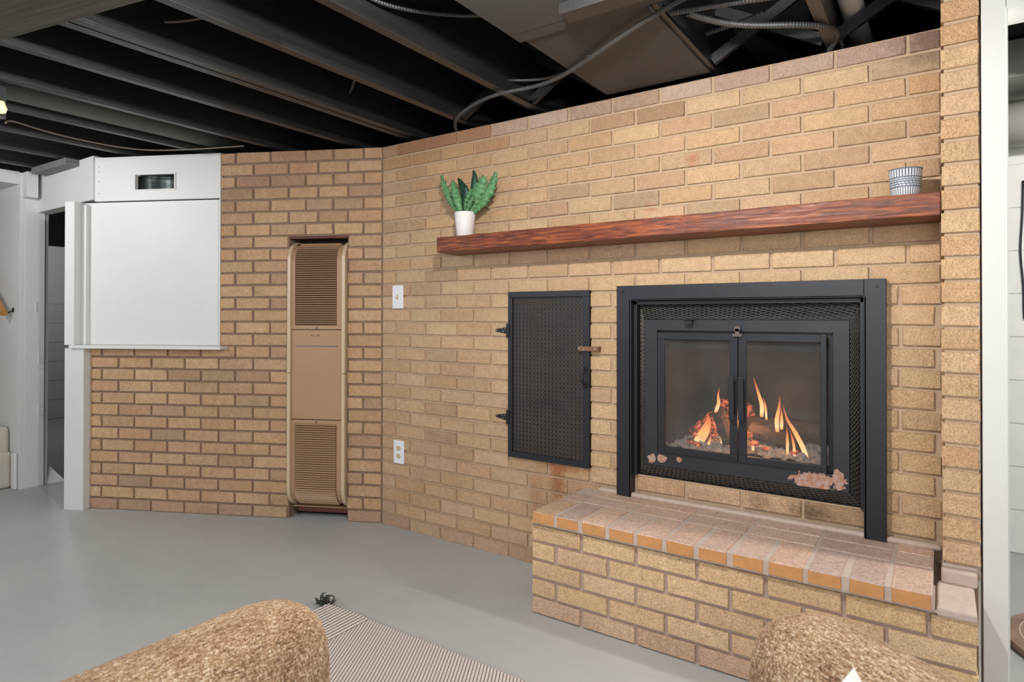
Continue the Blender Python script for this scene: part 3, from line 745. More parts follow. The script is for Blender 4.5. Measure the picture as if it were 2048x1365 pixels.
mb = MB().tube([(1.236, -0.014, 0.890), (1.236, -0.024, 0.883), (1.234, -0.040, 0.868), (1.233, -0.042, 0.853), (1.234, -0.040, 0.838), (1.236, -0.024, 0.824), (1.236, -0.014, 0.818)], [0.004, 0.005, 0.0045, 0.004, 0.0045, 0.005, 0.004], 8)
mb.disc((1.236, -0.014, 0.892), (0, -1, 0), 0.008, 0.004).disc((1.236, -0.014, 0.816), (0, -1, 0), 0.008, 0.004)
mb.build('handle', 'black_iron', ad, smooth=True)

# ================================================================== PLATES
def plate(name, label, x0, x1, z0, z1, kind):
    o = MB().box(x0, x1, -0.0065, 0.0, z0, z1).build(name, 'plastic', bevel=0.003); tag(o, label, kind)
    cx, cz = (x0 + x1) / 2, (z0 + z1) / 2
    if kind == 'light switch':
        MB().box(cx - .006, cx + .006, -0.0075, -0.0063, cz - .013, cz + .013).build('switch_slot', 'ivory', o)
        mb = MB().box(-.004, .004, -0.012, 0.0, -.005, .005); t_ = mb.build('toggle', 'ivory', o, bevel=0.001); t_.location = (cx, -0.007, cz); t_.rotation_euler = (0.6, 0, 0)
        for dz in (-0.030, 0.030): MB().disc((cx, -0.0065, cz + dz), (0, -1, 0), 0.003, 0.001, 8).build('screw', 'plastic', o)
    else:
        for dz in (-0.0205, 0.0205):
            q = MB().lathe([(0.001, 0), (0.0165, 0), (0.0165, 0.0018), (0.001, 0.0018)], 20); q.xf(Matrix.Rotation(PI / 2, 4, 'X')); q.v = [(v[0], v[1], v[2] * 0.86) for v in q.v]
            r_ = q.build('socket', 'ivory', o); r_.location = (cx, -0.0062, cz + dz)
            MB().box(-.0075, -.0055, -0.0028, -0.0012, -.001, .007).box(.0055, .0075, -0.0028, -0.0012, -.001, .006).disc((0, -0.0012, -.007), (0, -1, 0), .0024, 0.0016, 8).build('slots', 'slot', r_)
        MB().disc((cx, -0.0065, cz), (0, -1, 0), 0.003, 0.001, 8).build('screw', 'plastic', o)
    return o
plate('light_switch', 'white light switch plate on the brick beside the wall corner', 0.082, 0.160, 1.152, 1.275, 'light switch')
plate('wall_outlet', 'white double outlet plate low on the brick beside the wall corner', 0.094, 0.168, 0.338, 0.460, 'outlet')

# ================================================================== WALL FURNACE
wf = thing('wall_furnace', 'tall narrow tan metal wall furnace with louvered grilles set in the brick', 'wall heater', (0, 0, 0), RL)
ux0, ux1 = 0.200, 0.532
Z0, Z1, Rr = 0.062, 1.525, 0.11
def prof(front, z0=Z0, z1=Z1, n=7, r=Rr):
    # side profile (y, z) from the bottom back round to the top back
    pts = [(front - r, z0)]
    for i in range(1, n + 1): a = -PI / 2 + (PI / 2) * i / n; pts.append((front - r + r * math.cos(a) * 1.0, z0 + r + r * math.sin(a)))
    for i in range(1, n + 1): a = (PI / 2) * i / n; pts.append((front - r + r * math.cos(a), z1 - r + r * math.sin(a)))
    return pts
def extrude(mb, pr, x0, x1, back=-0.108, mi=0):
    n = len(pr); vs = [(x0, y, z) for y, z in pr] + [(x1, y, z) for y, z in pr]
    vs += [(x0, back, pr[0][1]), (x0, back, pr[-1][1]), (x1, back, pr[0][1]), (x1, back, pr[-1][1])]
    fs = [(i, i + 1, n + i + 1, n + i) for i in range(n - 1)]
    fs += [tuple(range(n)) + (2 * n + 1, 2 * n), tuple(range(n, 2 * n)) + (2 * n + 3, 2 * n + 2)]
    mb.add(vs, fs, mi)
for (a, b) in ((ux0, ux0 + 0.019), (ux1 - 0.019, ux1)):
    for z0_, z1_, nm in ((Z0, 0.80, 0), (0.803, Z1, 1)):
        mb = MB(); full = prof(0.028)
        pr2 = [(y, z) for y, z in full if z0_ - .001 <= z <= z1_ + .001]
        pr2 = ([(0.028, z0_)] if nm else []) + pr2 + ([] if nm else [(0.028, z1_)])
        extrude(mb, pr2, a, b); mb.build('side_trim', 'cream_enamel', wf, bevel=0.006, seg=3)
mb = MB(); pf = prof(0.010, Z0 + .004, Z1 - .004)
extrude(mb, pf, ux0 + 0.019, ux1 - 0.019); mb.build('cabinet', 'tan_dark', wf)
def face_at(z, front, r=Rr):  # surface point and outward normal of the curved front at height z
    z0_, z1_ = Z0 + .004, Z1 - .004
    if z < z0_ + r: s = (z - (z0_ + r)) / r; a = math.asin(max(-1, s)); return front - r + r * math.cos(a), a
    if z > z1_ - r: s = (z - (z1_ - r)) / r; a = math.asin(min(1, s)); return front - r + r * math.cos(a), a
    return front, 0.0
def patch(name, x0, x1, z0, z1, front, mat, n=24, th=0.003):
    mb = MB(); vs = []; fs = []
    for i in range(n + 1):
        z = z0 + (z1 - z0) * i / n; y, a = face_at(z, front)
        vs += [(x0, y, z), (x1, y, z)]
    for i in range(n): fs.append((2 * i, 2 * i + 1, 2 * i + 3, 2 * i + 2))
    o = mb.add(vs, fs).build(name, mat, wf)
    md = o.modifiers.new('s', 'SOLIDIFY'); md.thickness = th
    return o
gx0, gx1 = ux0 + 0.050, ux1 - 0.040
# grille frames
for z0, z1 in ((1.040, 1.520), (0.068, 0.546)):
    patch('grille_frame', ux0 + 0.019, gx0, z0, z1, 0.014, 'tan_enamel'); patch('grille_frame', gx1, ux1 - 0.019, z0, z1, 0.014, 'tan_enamel')
patch('grille_frame', gx0, gx1, 1.040, 1.062, 0.014, 'tan_enamel', 2); patch('grille_frame', gx0, gx1, 0.526, 0.546, 0.014, 'tan_enamel', 2)
mb = MB().box(ux0 + 0.019, ux1 - 0.019, -0.005, 0.014, 0.550, 1.036); mb.build('front_panel', 'tan_enamel', wf, bevel=0.002)
M['slot_blue'] = simple('grey_blue_slot', lin(104, 102, 112), 0.4, 0.4, var=0.05)
MB().box(ux0 + 0.045, ux1 - 0.045, 0.0135, 0.0155, 0.946, 0.951).build('panel_slot', 'slot_blue', wf)
MB().box(0.350, 0.362, 0.0135, 0.015, 1.004, 1.008).box(0.388, 0.400, 0.0135, 0.015, 1.004, 1.008).box(0.366, 0.384, 0.0135, 0.0148, 1.002, 1.004).build('badge_marks', 'tan_dark', wf)
for z in (1.047, 0.536): MB().disc((0.366, 0.0155, z), (0, 1, 0), 0.004, 0.003, 8).build('screw', 'tan_dark', wf)
lv = None
def louver(z, depth=1.0):
    global lv
    y, a = face_at(z, 0.016)
    if lv is None:
        mb = MB(); L = gx1 - gx0
        mb.add([(0, -0.008, -0.0022), (L, -0.008, -0.0022), (L, -0.001, 0.0020), (L, -0.002, 0.0052), (0, -0.002, 0.0052), (0, -0.001, 0.0020), (0.006, 0.0055, -0.0014), (L - 0.006, 0.0055, -0.0014)],
               [(0, 1, 7, 6), (6, 7, 3, 4), (0, 6, 4), (1, 3, 7)])
        lv = mb.build('louver', 'tan_enamel', wf).data
        o = [x for x in wf.children if x.name.startswith('louver')][0]
    else:
        o = bpy.data.objects.new('louver', lv); C.objects.link(o); o.parent = wf
    o.location = (gx0, y, z); o.rotation_euler = (a, 0, 0)
z = 1.070
while z < 1.516: louver(z); z += 0.0122
z = 0.080
while z < 0.522: louver(z); z += 0.0122
MB().box(ux0 + 0.002, ux1 - 0.03, -0.100, -0.048, 0.030, 0.060).build('base_rail', 'redwood', wf)
MB().box(ux0 + 0.005, ux1 - 0.005, -0.078, -0.03, 0.060, 0.064).build('base_lip', 'tan_enamel', wf)
MB().box(0.197, 0.535, -0.110, -0.004, 1.538, 1.552).build('lintel_angle', 'redwood', wf)
MB().box(0.197, 0.535, -0.110, -0.106, 0.001, 1.54).build('recess_back', 'dark_void', wf)

# ================================================================== LEFT PANELLING, POST, DOORWAY
L0 = thing('wall_panel', 'white painted board panel set above the low brick beside the doorway', 'wall panel', (0, 0, 0), RL)
MB().box(0.948, 1.84, -0.052, -0.030, 0.945, 1.772).build('lower_board', 'paint', L0, bevel=0.001)
mb = MB(); slab_holes(mb, 0.948, 1.740, 1.776, 2.028, -0.026, -0.004, [(1.230, 1.480, 1.834, 1.922)]); mb.build('upper_board', 'paint', L0)
MB().box(0.9445, 0.949, -0.052, 0.004, 0.945, 2.026).build('edge_strip', 'paint', L0)
mb = MB()
for z in (1.82, 1.89, 1.945, 1.975): mb.disc((1.715, -0.0045, z), (0, 1, 0), 0.003, 0.001, 8)
mb.build('nail_heads', 'slot', L0)
# duct opening behind the upper board
mb = MB(); slab_holes(mb, 1.224, 1.486, 1.828, 1.928, -0.006, 0.001, [(1.232, 1.478, 1.836, 1.920)]); dc = mb.build('duct_collar', 'paint', L0)
vs = []; fs = []
n = 14
for i in range(n + 1):
    a = PI * i / n; x = 1.355 - 0.125 * math.cos(a); y = -0.03 - 0.09 * math.sin(a)
    vs += [(x, y, 1.834), (x, y, 1.922)]
for i in range(n): fs.append((2 * i, 2 * i + 1, 2 * i + 3, 2 * i + 2))
MB().add(vs, fs).box(1.23, 1.48, -0.12, -0.026, 1.922, 1.924).box(1.23, 1.48, -0.12, -0.026, 1.832, 1.834).build('duct_throat', 'foil', L0, smooth=True)
mb = MB()
for i in range(5):
    c_ = 1.262 - i * 0.007
    mb.tube([(c_ + 0.030 * math.sin(PI * q / 8) + .03, -0.032 - 0.008 * i, 1.836 + 0.084 * q / 8) for q in range(9)], 0.0016, 6)
mb.build('duct_ribs', 'foil', L0)
o = MB().box(0.905, 1.845, -0.052, 0.062, 0.926, 0.944).build('panel_ledge', 'paint', bevel=0.002); o.rotation_euler = (0, 0, RL); tag(o, 'narrow white painted ledge running along the top of the low brick', 'ledge')
o = thing('door_post', 'white square wooden post standing between the doorway and the brick', 'post', (0, 0, 0), RL)
MB().box(1.762, 1.885, -0.09, 0.046, 0.0, 0.926).build('lower_post', 'paint_grey', o, bevel=0.002)
MB().box(1.826, 1.888, -0.09, 0.046, 0.9445, 1.770).box(1.795, 1.826, -0.09, -0.004, 0.9445, 1.758).build('upper_post', 'paint', o, bevel=0.002)
# wall over and beyond the doorway (world frame, about parallel to x at y=-0.77)
mb = MB(); mb.box(-2.40, -1.568, -0.768, -0.690, 1.786, 2.040)
wd = mb.build('wall_doorway', 'paint'); struct(wd)
j = MB().box(-2.46, -2.380, -0.836, -0.726, 0.0, 1.99).build('door_jamb', 'paint', wd, bevel=0.002)
mb = MB().box(-2.3805, -2.376, -0.760, -0.728, 0.46, 0.53).box(-2.3805, -2.376, -0.760, -0.728, 0.80, 0.87).box(-2.3805, -2.376, -0.778, -0.768, 1.14, 1.20)
mb.build('hinge_mortise', 'paint_grey', wd, bevel=0.001)
MB().box(-2.47, -2.30, -0.852, -0.7905, 1.868, 2.030).build('corner_box', 'paint', wd, bevel=0.002)
MB().box(-3.9, -2.382, -0.862, -0.8365, 0.0, 2.03).build('stair_side_board', 'paint', wd, bevel=0.001)
MB().box(-2.453, -2.384, -0.884, -0.8625, 0.0, 0.235).build('corner_block', 'paint', wd, bevel=0.012, seg=3)
o = MB().box(-4.0, -2.386, -0.98, -0.8625, 1.955, 2.035).build('wall_header', 'paint_grey', wd, bevel=0.001)
ws = MB().box(-4.05, -3.98, -2.2, -0.863, 0.0, 2.285).build('wall_stair', 'paint'); struct(ws)
ws2 = MB().box(-4.0, -2.0, -2.25, -2.2, 0.0, 2.285).build('wall_stair_side', 'paint'); struct(ws2)
# lump of plaster at the jamb foot beyond the doorway
o = MB().add([(-2.50, -0.70, 0), (-2.38, -0.60, 0), (-2.40, -0.70, 0), (-2.44, -0.69, 0.13), (-2.46, -0.70, 0.12)], [(0, 1, 2), (0, 3, 1), (1, 3, 2), (2, 3, 4), (0, 4, 3), (0, 2, 4)]).build('plaster_corner', 'paint', wd)
# room beyond the doorway
iw = struct(MB().box(-5.50, -5.40, -0.9, 2.0, 0.0, 1.86).build('wall_storage', 'cmu'))
for r_ in range(9):
    for q in range(5):
        z0 = r_ * 0.205 + 0.008
        if z0 + .19 > 1.86: continue
        y0 = -0.2 + q * 0.406 - (0.203 if r_ % 2 else 0)
        MB().box(-5.402, -5.394, y0, y0 + 0.398, z0, z0 + 0.197).build('block', 'cmu', iw)
struct(MB().box(-5.50, -5.40, -0.9, 2.0, 1.861, 2.285).build('wall_storage_top', 'dark_void'))
struct(MB().box(-5.5, -2.40, -0.72, -0.70, 0.0, 2.285).build('wall_storage_side', 'paint'))

# ---- stairs and rail
st = thing('carpeted_stairs', 'cream carpeted stair steps at the left edge of the room', 'stairs')
def step(x1, x0, h, z0):
    mb = MB().box(x0, x1, -1.75, -0.864, z0, h); return mb.build('step', 'carpet', st, bevel=0.03, seg=4)
step(-2.462, -2.60, 0.238, 0.0); step(-2.520, -2.80, 0.392, 0.0); step(-2.76, -3.04, 0.565, 0.0); step(-3.02, -3.3, 0.74, 0.0)
hr = MB().tube([(-2.475, -0.915, 1.128), (-2.90, -0.915, 1.41)], 0.021, 16).build('handrail', 'oak', smooth=False)
tag(hr, 'round varnished wooden handrail end on the white stair wall', 'handrail')
MB().tube([(-2.50, -0.915, 1.14), (-2.49, -0.895, 1.125), (-2.485, -0.864, 1.15)], 0.005, 8).disc((-2.485, -0.8625, 1.15), (0, -1, 0), 0.016, 0.004).build('bracket', 'black_iron', hr)

# ================================================================== CEILING
JX = [-2.66, -2.25, -1.845, -1.425, -1.02, -0.60, -0.195, 0.150, 0.565, 0.955, 1.34, 1.742, 2.150, 2.56, 2.97, 3.38]
for i, x in enumerate(JX):
    zb = 2.045
    y0, y1 = (-5.4, 0.88)
    o = MB().box(x - 0.019 + 0.019, x + 0.038, y0, y1, zb, 2.284).build('joist', 'black_wood', ce, bevel=0.002)
    if abs(x - 0.150) < 0.01:   # doubled joist
        MB().box(x + 0.047, x + 0.085, y0, y1, zb + 0.002, 2.284).build('joist', 'black_wood', ce, bevel=0.002)
struct(MB().box(-5.4, 2.55, 0.885, 0.93, 0.0, 2.284).build('wall_beyond', 'dark_void'))
# cross bridging between joists
mb_spec = [(1.782, 2.148, -0.05), (2.190, 2.558, -0.02), (1.380, 1.740, 0.2), (0.995, 1.338, -0.06), (0.605, 0.953, -0.06)]
for a, b, y in mb_spec:
    MB().bar((a, y, 2.062), (b, y, 2.265), 0.038, 0.019, up=(0, 1, 0)).build('bridging_strut', 'black_wood', ce)
    MB().bar((a, y + 0.045, 2.265), (b, y + 0.045, 2.062), 0.038, 0.019, up=(0, 1, 0)).build('bridging_strut', 'black_wood', ce)
# sheet panning between two joists
dp = thing('ceiling_duct_panel', 'dark painted sheet panel nailed under the joists above the fireplace', 'duct panel')
MB().box(1.330, 1.760, -0.655, -0.004, 2.037, 2.0445).build('sheet', 'black_panel', dp)
MB().box(1.320, 1.770, -1.60, -0.700, 2.028, 2.0445).build('sheet', 'black_panel', dp)
MB().box(1.318, 1.90, -0.700, -0.640, 2.029, 2.0365).build('seam_flange', 'black_panel', dp)
MB().box(1.56, 2.30, -0.80, -0.735, 1.994, 2.027).build('cross_batten', 'black_wood', dp, bevel=0.001)
mb = MB()
for x, y in ((1.45, -0.40), (1.62, -0.55), (1.40, -0.63), (1.50, -0.90)): mb.disc((x, y, 2.028 if y < -0.7 else 2.037), (0, 0, -1), 0.006, 0.003, 8)
mb.build('nail_heads', 'conduit', dp)
# girder at the top left
a = Vector((0.954, -1.659, 0)); b = Vector((0.396, -1.774, 0)); d = (b - a).normalized(); n_ = Vector((-d.y, d.x, 0))
if n_.y > 0: n_ = -n_
gb = MB().box(-1.6, 2.4, -0.19, 0, 1.85, 2.043).build('ceiling_beam', 'beam_wood', bevel=0.004)
gb.location = (a.x, a.y, 0); gb.rotation_euler = (0, 0, math.atan2(-d.y, -d.x))
tag(gb, 'heavy grey brown timber beam crossing below the joists at the top left', 'beam')
# plank under the joists by the doorway
pk = MB().bar((-2.225, -0.815, 2.022), (-1.752, -0.802, 2.022), 0.080, 0.038).build('ceiling_plank', 'plank', bevel=0.002)
tag(pk, 'short grey plank fixed flat under the joists above the doorway', 'plank')
# round pipe along the joists
o = MB().tube([(-0.92, -3.0, 2.118), (-0.92, -0.1, 2.118)], 0.050, 20).build('ceiling_pipe', 'plank', smooth=True)
tag(o, 'grey round duct pipe running between the dark ceiling joists', 'pipe')
o = MB().tube([(2.235, 0.85, 2.14), (2.235, -0.02, 2.155), (2.225, -0.4, 2.20)], 0.036, 18).build('vent_pipe', 'pipe', smooth=True)
tag(o, 'pale round pipe rising above the brick at the upper right', 'pipe')

def smooth_path(P, it=3, k=5):
    P = [Vector(p) for p in P]; Q = []
    for i in range(len(P) - 1):
        for j in range(k): Q.append(P[i].lerp(P[i + 1], j / k))
    Q.append(P[-1])
    for _ in range(it * 3): Q = [Q[0]] + [(Q[i - 1] + Q[i] + Q[i + 1]) / 3 for i in range(1, len(Q) - 1)] + [Q[-1]]
    return Q
def conduit(label, pts, r=0.0068):
    o = MB().tube(smooth_path(pts), r, 10, ridge=0.22, pitch=0.009).build('armoured_cable', 'conduit'); tag(o, label, 'cable', 'armoured cables under the ceiling'); return o
conduit('armoured cable drooping from the brick top across the dark sheet panel', [(0.50, 0.02, 2.032), (0.588, -0.118, 2.030), (0.755, -0.222, 2.032), (0.965, -0.300, 2.034), (1.125, -0.262, 2.03), (1.27, -0.293, 2.028), (1.45, -0.40, 2.024), (1.68, -0.555, 2.014), (1.82, -0.60, 2.03), (1.90, -0.62, 2.034)])
conduit('armoured cable looping over the brick to the upper right joist', [(1.842, -0.503, 2.040), (1.905, -0.382, 2.036), (2.007, -0.303, 2.034), (2.114, -0.247, 2.034), (2.170, -0.185, 2.034), (2.198, -0.109, 2.05), (2.198, -0.022, 2.06), (2.16, 0.04, 2.04)], 0.0085)
conduit('short armoured cable rising towards the upper right looping one', [(1.79, -0.155, 2.12), (1.843, -0.165, 2.12), (1.93, -0.177, 2.12), (1.99, -0.18, 2.13)])
conduit('straight armoured cable at the top edge right of the dark sheet panel', [(1.80, -0.54, 2.036), (1.93, -0.51, 2.036), (2.10, -0.46, 2.036)])
conduit('armoured cable sagging between joists left of the dark sheet panel', [(1.00, -1.10, 2.12), (1.011, -1.02, 2.10), (1.048, -0.93, 2.10), (1.107, -0.853, 2.10), (1.225, -0.739, 2.10), (1.338, -0.70, 2.11)], 0.006)
def wire(label, pts, r=0.0045, mat='wire'):
    o = MB().tube(smooth_path(pts), r, 8).build('electric_cable', mat, smooth=True); tag(o, label, 'cable', 'plain cables under the ceiling'); return o
wire('thin dark cable behind the drooping armoured cable near the sheet panel', [(0.99, -0.234, 2.10), (1.112, -0.143, 2.10), (1.255, -0.186, 2.10), (1.338, -0.21, 2.11)], 0.006, 'conduit')
wire('thin cable crossing between joists beside the timber beam', [(0.07, -1.50, 2.15), (0.09, -1.401, 2.15), (0.137 + .02, -1.316, 2.15), (0.279, -1.215, 2.14), (0.56, -1.15, 2.16)])
wire('short curved cable end hanging from the middle joists', [(0.24, -0.44, 2.15), (0.26, -0.454, 2.12), (0.33, -0.50, 2.13), (0.40, -0.53, 2.17)], 0.006, 'conduit')
wire('long sagging cable from the lamp box along the far left joists', [(-0.690, -1.44, 1.905), (-0.80, -1.40, 1.955), (-1.0, -1.238, 1.985), (-1.08, -1.076, 1.995), (-1.10, -0.85, 2.0), (-1.058, -0.696, 2.005), (-0.813, -0.554, 2.012), (-0.62, -0.42, 2.03)], 0.004)
# metal lamp box at the left edge with its bulb
lb = thing('lamp_box', 'galvanised metal lamp box with a small warm bulb at the left edge', 'light fixture', (-0.697, -1.512, 1.9))
bx = MB().box(-0.05, 0.05, -0.055, 0.055, 0.0, 0.2).build('box', 'galv', lb, bevel=0.002)
bx.rotation_euler = (0, 0, 0.6); bx.location = (0, 0, 0.02)
ub = MB().lathe([(0.001, 0.0), (0.016, 0.006), (0.020, 0.022), (0.014, 0.036), (0.010, 0.05), (0.001, 0.052)], 16).build('bulb', 'bulb', lb, smooth=True); ub.location = (0.066, 0.040, 0.024)
# bare bulb over the middle of the room (above the frame)
cl = thing('ceiling_light', 'bare bulb in a white ceiling socket above the room', 'light fixture', (1.82, -1.42, 1.95))
MB().lathe([(0.001, 0.080), (0.055, 0.080), (0.055, 0.070), (0.028, 0.055), (0.022, 0.03), (0.001, 0.03)], 24).build('socket', 'plastic', cl, smooth=True)
MB().lathe([(0.012, 0.035), (0.016, 0.02), (0.028, 0.0), (0.022, -0.015), (0.001, -0.02)], 20).build('bulb', 'bulb', cl, smooth=True)

# ================================================================== RIGHT POST AND ROOM BEYOND
po = thing('wall_post', 'tall white painted post and head at the right beside the brick pier', 'post')
MB().box(2.5725, 2.627, -0.200, -0.06, 0.0, 2.28).build('post', 'paint_post', po, bevel=0.0015)
MB().box(2.6275, 2.632, -0.185, -0.09, 0.0, 1.960).build('door_stop', 'paint', po)
MB().box(2.628, 4.2, -0.200, -0.06, 1.962, 2.28).build('head', 'paint', po, bevel=0.002)
wr = struct(MB().box(2.2, 5.2, 1.40, 1.5, 0.0, 2.285).build('wall_right', 'mortar_pale')); wr.data.materials[0] = M['cmu']
for r_ in range(11):
    for q in range(5):
        z0 = r_ * 0.2032 + 0.003
        if z0 > 2.1: continue
        x0 = 2.25 + q * 0.406 - (0.203 if r_ % 2 else 0)
        MB().box(x0, x0 + 0.400, 1.393, 1.402, z0, z0 + 0.1985).build('block', 'cmu', wr, bevel=0.002)
struct(MB().box(2.52, 2.565, 0.115, 0.88, 0.0, 2.284).build('wall_return', 'dark_void'))
struct(MB().box(5.1, 5.2, -5.6, 1.4, 0.0, 2.285).build('wall_utility_side', 'paint'))
o = MB().tube([(2.45, 1.20, 1.975), (4.6, 1.20, 1.975)], 0.10, 28).build('round_duct', 'pipe', smooth=True)
tag(o, 'fat pale round duct in the room beyond the white post', 'duct')
o = MB().box(2.50, 4.4, 0.95, 1.32, 2.115, 2.27).build('rectangular_duct', 'duct', bevel=0.003); tag(o, 'grey rectangular duct above the round one beyond the white post', 'duct')
o = MB().tube(smooth_path([(2.797, 1.386, 1.75), (2.795, 1.386, 1.566), (2.785, 1.386, 1.46), (2.786, 1.386, 1.38), (2.799, 1.386, 1.25), (2.797, 1.386, 1.168), (2.80, 1.386, 1.10)]), 0.004, 8).build('hanging_cord', 'black_iron', smooth=True)
tag(o, 'black cord hanging on the white block wall beyond the post', 'cord')
mt = MB().lathe([(0.001, 0.0), (0.290, 0.0), (0.294, 0.010), (0.288, 0.020), (0.25, 0.024), (0.001, 0.024)], 64).build('round_mat', 'mat', smooth=False); mt.location = (2.945, 0.405, 0.002)
tag(mt, 'round brown disc mat lying on the floor beyond the white post', 'mat')

# ================================================================== SHELF OBJECTS
cu = MB(); cu.lathe([(0.001, 0.0), (0.036, 0.0), (0.0385, 0.003), (0.0455, 0.088), (0.0425, 0.0885), (0.0365, 0.010), (0.001, 0.010)], 56)
cu = cu.build('ceramic_cup', 'cup', smooth=True); cu.location = (2.388, -0.098, 1.4785); tag(cu, 'small grey ceramic cup patterned with white strokes on the mantel', 'cup')
pl = thing('potted_plant', 'small green artificial plant in a white pot on the mantel', 'plant', (0.648, -0.098, 1.4785))
MB().lathe([(0.001, 0.0), (0.036, 0.0), (0.038, 0.003), (0.0495, 0.114), (0.0485, 0.118), (0.044, 0.117), (0.040, 0.095), (0.001, 0.095)], 40).build('pot', 'pot_white', pl, smooth=True)
MB().lathe([(0.042, 0.096), (0.03, 0.102), (0.001, 0.104)], 24).build('soil', 'slot', pl)
def leaf(base, tip, bend, width, mat, lobes=0, droop=0.0, facing=(0.45, -0.9, 0)):
    base = Vector(base); tip = Vector(tip); mid = (base + tip) / 2 + Vector(bend)
    fc = Vector(facing).normalized(); n = 28; Lp = []; Rp = []; Cp = []
    for i in range(n + 1):
        t_ = i / n; q = base * (1 - t_) ** 2 + mid * 2 * t_ * (1 - t_) + tip * t_ ** 2
        d = ((mid - base) * (1 - t_) + (tip - mid) * t_).normalized(); s = d.cross(fc).normalized()
        w_ = width * math.sin(PI * min(1, (t_ * 0.93 + 0.04))) ** 0.75
        if lobes:
            ph = (t_ * lobes) % 1; w_ *= 0.52 + 0.55 * ph
            sh = d * (0.02 * ph)
        else: sh = Vector((0, 0, 0))
        Cp.append(q - fc * -0.004); Lp.append(q + s * w_ + sh); Rp.append(q - s * w_ + sh)
    vs = Lp + Cp + Rp; m_ = n + 1; fs = []
    for i in range(n): fs += [(i, i + 1, m_ + i + 1, m_ + i), (m_ + i, m_ + i + 1, 2 * m_ + i + 1, 2 * m_ + i)]
    o = MB().add(vs, fs).build('leaf', mat, pl, smooth=True)
    md = o.modifiers.new('s', 'SOLIDIFY'); md.thickness = 0.0012
    return o
zb = 0.102
leaf((-0.015, 0, zb), (-0.135, -0.01, 0.305), (-0.035, 0, -0.01), 0.024, 'leaf', 7)
leaf((-0.008, -0.012, zb), (-0.050, -0.03, 0.265), (0.0, -0.01, 0.0), 0.026, 'leaf', 8)
leaf((-0.005, 0.01, zb), (-0.060, 0.02, 0.290), (0.035, 0, 0.02), 0.020, 'leaf_dark')
leaf((0.0, 0.0, zb), (0.006, 0.0, 0.245), (0.0, 0, 0.0), 0.022, 'leaf_dark')
leaf((0.005, 0.01, zb), (0.042, 0.01, 0.312), (0.045, 0, 0.0), 0.020, 'leaf_dark')
leaf((0.008, -0.01, zb), (0.062, -0.03, 0.215), (-0.01, 0, 0.01), 0.024, 'leaf', 7)
leaf((0.012, -0.005, zb), (0.135, -0.03, 0.262), (0.02, 0, 0.01), 0.040, 'leaf', 8)
leaf((0.014, 0.005, zb), (0.185, -0.01, 0.278), (0.045, 0, -0.03), 0.030, 'leaf', 8)
leaf((0.012, -0.012, zb), (0.085, -0.045, 0.175), (0.0, 0, 0.02), 0.018, 'leaf', 5)

# ================================================================== RUG AND CHAIRS
rg = MB()
vs = []; fs = []; nx, ny = 60, 40
for j in range(ny + 1):
    for i in range(nx + 1):
        x = 0.545 + 2.3 * i / nx; y = -0.80 - 1.9 * j / ny
        x += 0.006 * noise.noise(Vector((0, y * 5, 0))) if i == 0 else 0
        if j == 0: y += 0.004 * noise.noise(Vector((x * 5, 0, 0)))
        vs.append((x, y, 0.009 + 0.0015 * noise.noise(Vector((x * 6, y * 6, 0)))))
for j in range(ny):
    for i in range(nx): a = j * (nx + 1) + i; fs.append((a, a + 1, a + nx + 2, a + nx + 1))
rg.add(vs, fs); rg = rg.build('woven_rug', 'rug'); md = rg.modifiers.new('s', 'SOLIDIFY'); md.thickness = 0.008
tag(rg, 'cream and dark woven rug with a ribbed end border on the grey floor', 'rug')
mb = MB()
for i in range(46):
    a = Vector((0.53 + random.uniform(-.022, .02), -0.796 + random.uniform(-.014, .016), 0.006)); P = [a]
    for k in range(4): P.append(P[-1] + Vector((random.uniform(-.016, .012), random.uniform(-.012, .014), random.uniform(-.004, .012))))
    for q in P: q.z = max(q.z, 0.004)
    mb.tube(P, 0.0022, 5)
t_ = mb.build('tassel', 'slot', rg); t_['label'] = 'dark frayed corner tassel'; M['tas'] = simple('dark_yarn', lin(52, 54, 52), 0.95); t_.data.materials[0] = M['tas']

def soft_box(hx, hy, hz, r, n=10, power=None):
    """rounded box by pushing a subdivided cube out to a superellipsoid-like shell"""
    bm = bmesh.new(); bmesh.ops.create_cube(bm, size=2); bmesh.ops.subdivide_edges(bm, edges=bm.edges, cuts=n, use_grid_fill=True)
    for v in bm.verts:
        c = v.co; inner = Vector((max(-(hx - r[0]), min(hx - r[0], c.x * hx)), max(-(hy - r[1]), min(hy - r[1], c.y * hy)), max(-(hz - r[2]), min(hz - r[2], c.z * hz))))
        d = Vector((c.x * hx, c.y * hy, c.z * hz)) - inner
        e = Vector((d.x / r[0], d.y / r[1], d.z / r[2]))
        if e.length > 1e-6:
            e.normalize(); mx = 1.0
            v.co = inner + Vector((e.x * r[0], e.y * r[1], e.z * r[2]))
        else: v.co = inner
    mb = MB(); bm.verts.ensure_lookup_table()
    mb.v = [tuple(v.co) for v in bm.verts]; mb.f = [tuple(v.index for v in f.verts) for f in bm.faces]; mb.mi = [0] * len(mb.f); bm.free()
    return mb
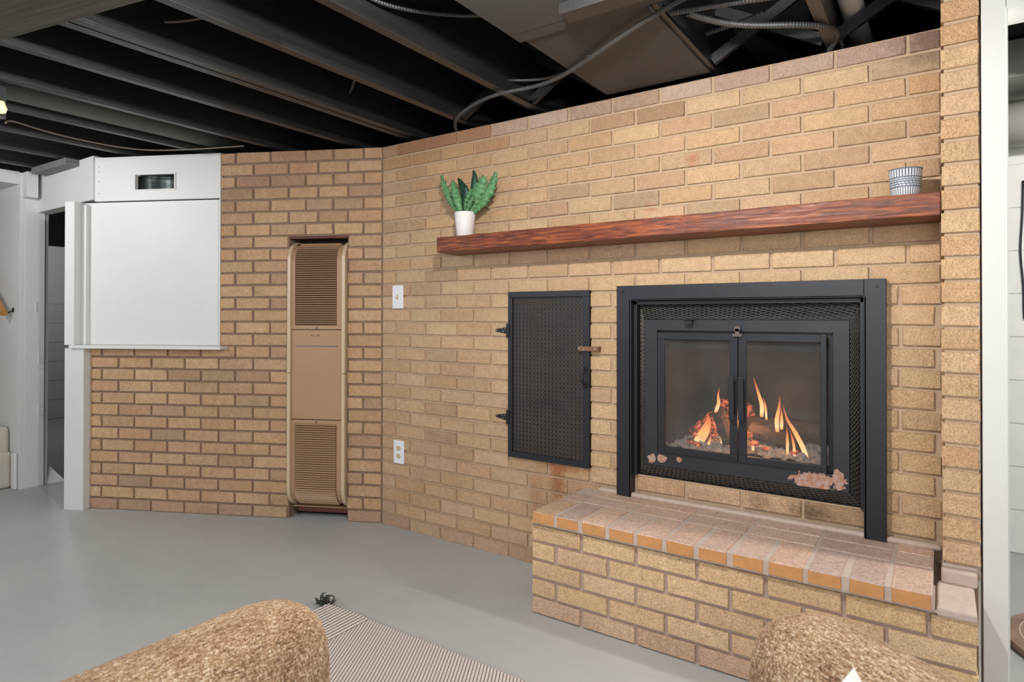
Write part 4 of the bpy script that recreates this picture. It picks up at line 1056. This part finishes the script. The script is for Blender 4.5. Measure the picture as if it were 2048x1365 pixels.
def armchair(label, loc, rz, W=0.62, top=0.62, th=0.17, rx=0.10, side=1):
    """back along local x from 0 (far end) to W; the seat lies towards local +y"""
    a = thing('upholstered_chair', label, 'chair', loc, rz, 'brown tweed chairs')
    soft_box(W / 2, th / 2, 0.26, (rx, th * 0.46, 0.085)).xf(Matrix.Translation((W / 2, 0, top - 0.26))).build('backrest', 'tweed', a, smooth=True, sub=1)
    soft_box(W / 2, 0.14, 0.06, (0.05, 0.05, 0.04)).xf(Matrix.Translation((W / 2, side * 0.20, 0.275))).build('seat_cushion', 'tweed', a, smooth=True, sub=1)
    soft_box(W / 2 - 0.01, 0.19, 0.03, (0.02, 0.02, 0.02), 6).xf(Matrix.Translation((W / 2, side * 0.14, 0.205))).build('seat_frame', 'tweed', a, smooth=True)
    for x in (0.06, W - 0.06):
        for y in (-0.03 * side, 0.30 * side): MB().tube([(x, y, 0.19), (x, y, 0.0115)], [0.02, 0.012], 12).build('leg', 'oak', a)
    return a
# left: back runs along -y, seat towards +x
c1 = armchair('brown tweed upholstered chair back at the lower left over the rug', (1.691, -1.750, 0), -PI / 2, top=0.708, W=0.56, th=0.15)
c2 = armchair('brown tweed upholstered chair back at the lower right holding the white pillow', (2.275, -1.465, 0), math.atan2(-0.54, 0.84), top=0.738, W=0.56, th=0.15, side=-1)
vs = []; fs = []; n = 16; hs = 0.135
for sgn in (1, -1):
    for j in range(n + 1):
        for i in range(n + 1):
            u = -1 + 2 * i / n; v = -1 + 2 * j / n; pin = 1 - 0.10 * (1 - abs(u) ** 2) * abs(v) ** 3 - 0.10 * (1 - abs(v) ** 2) * abs(u) ** 3
            vs.append((u * hs * pin, sgn * 0.05 * ((1 - u ** 4) * (1 - v ** 4)) ** 0.6, v * hs * pin))
for k in range(2):
    o_ = k * (n + 1) ** 2
    for j in range(n):
        for i in range(n): a = o_ + j * (n + 1) + i; fs.append((a, a + 1, a + n + 2, a + n + 1))
pw = MB().add(vs, fs).build('throw_pillow', 'pillow', smooth=True)
tag(pw, 'white throw pillow resting against the lower right tweed chair', 'pillow')
pw.location = (2.412, -1.640, 0.556); pw.rotation_euler = (0, 0.72, math.atan2(-0.54, 0.84))
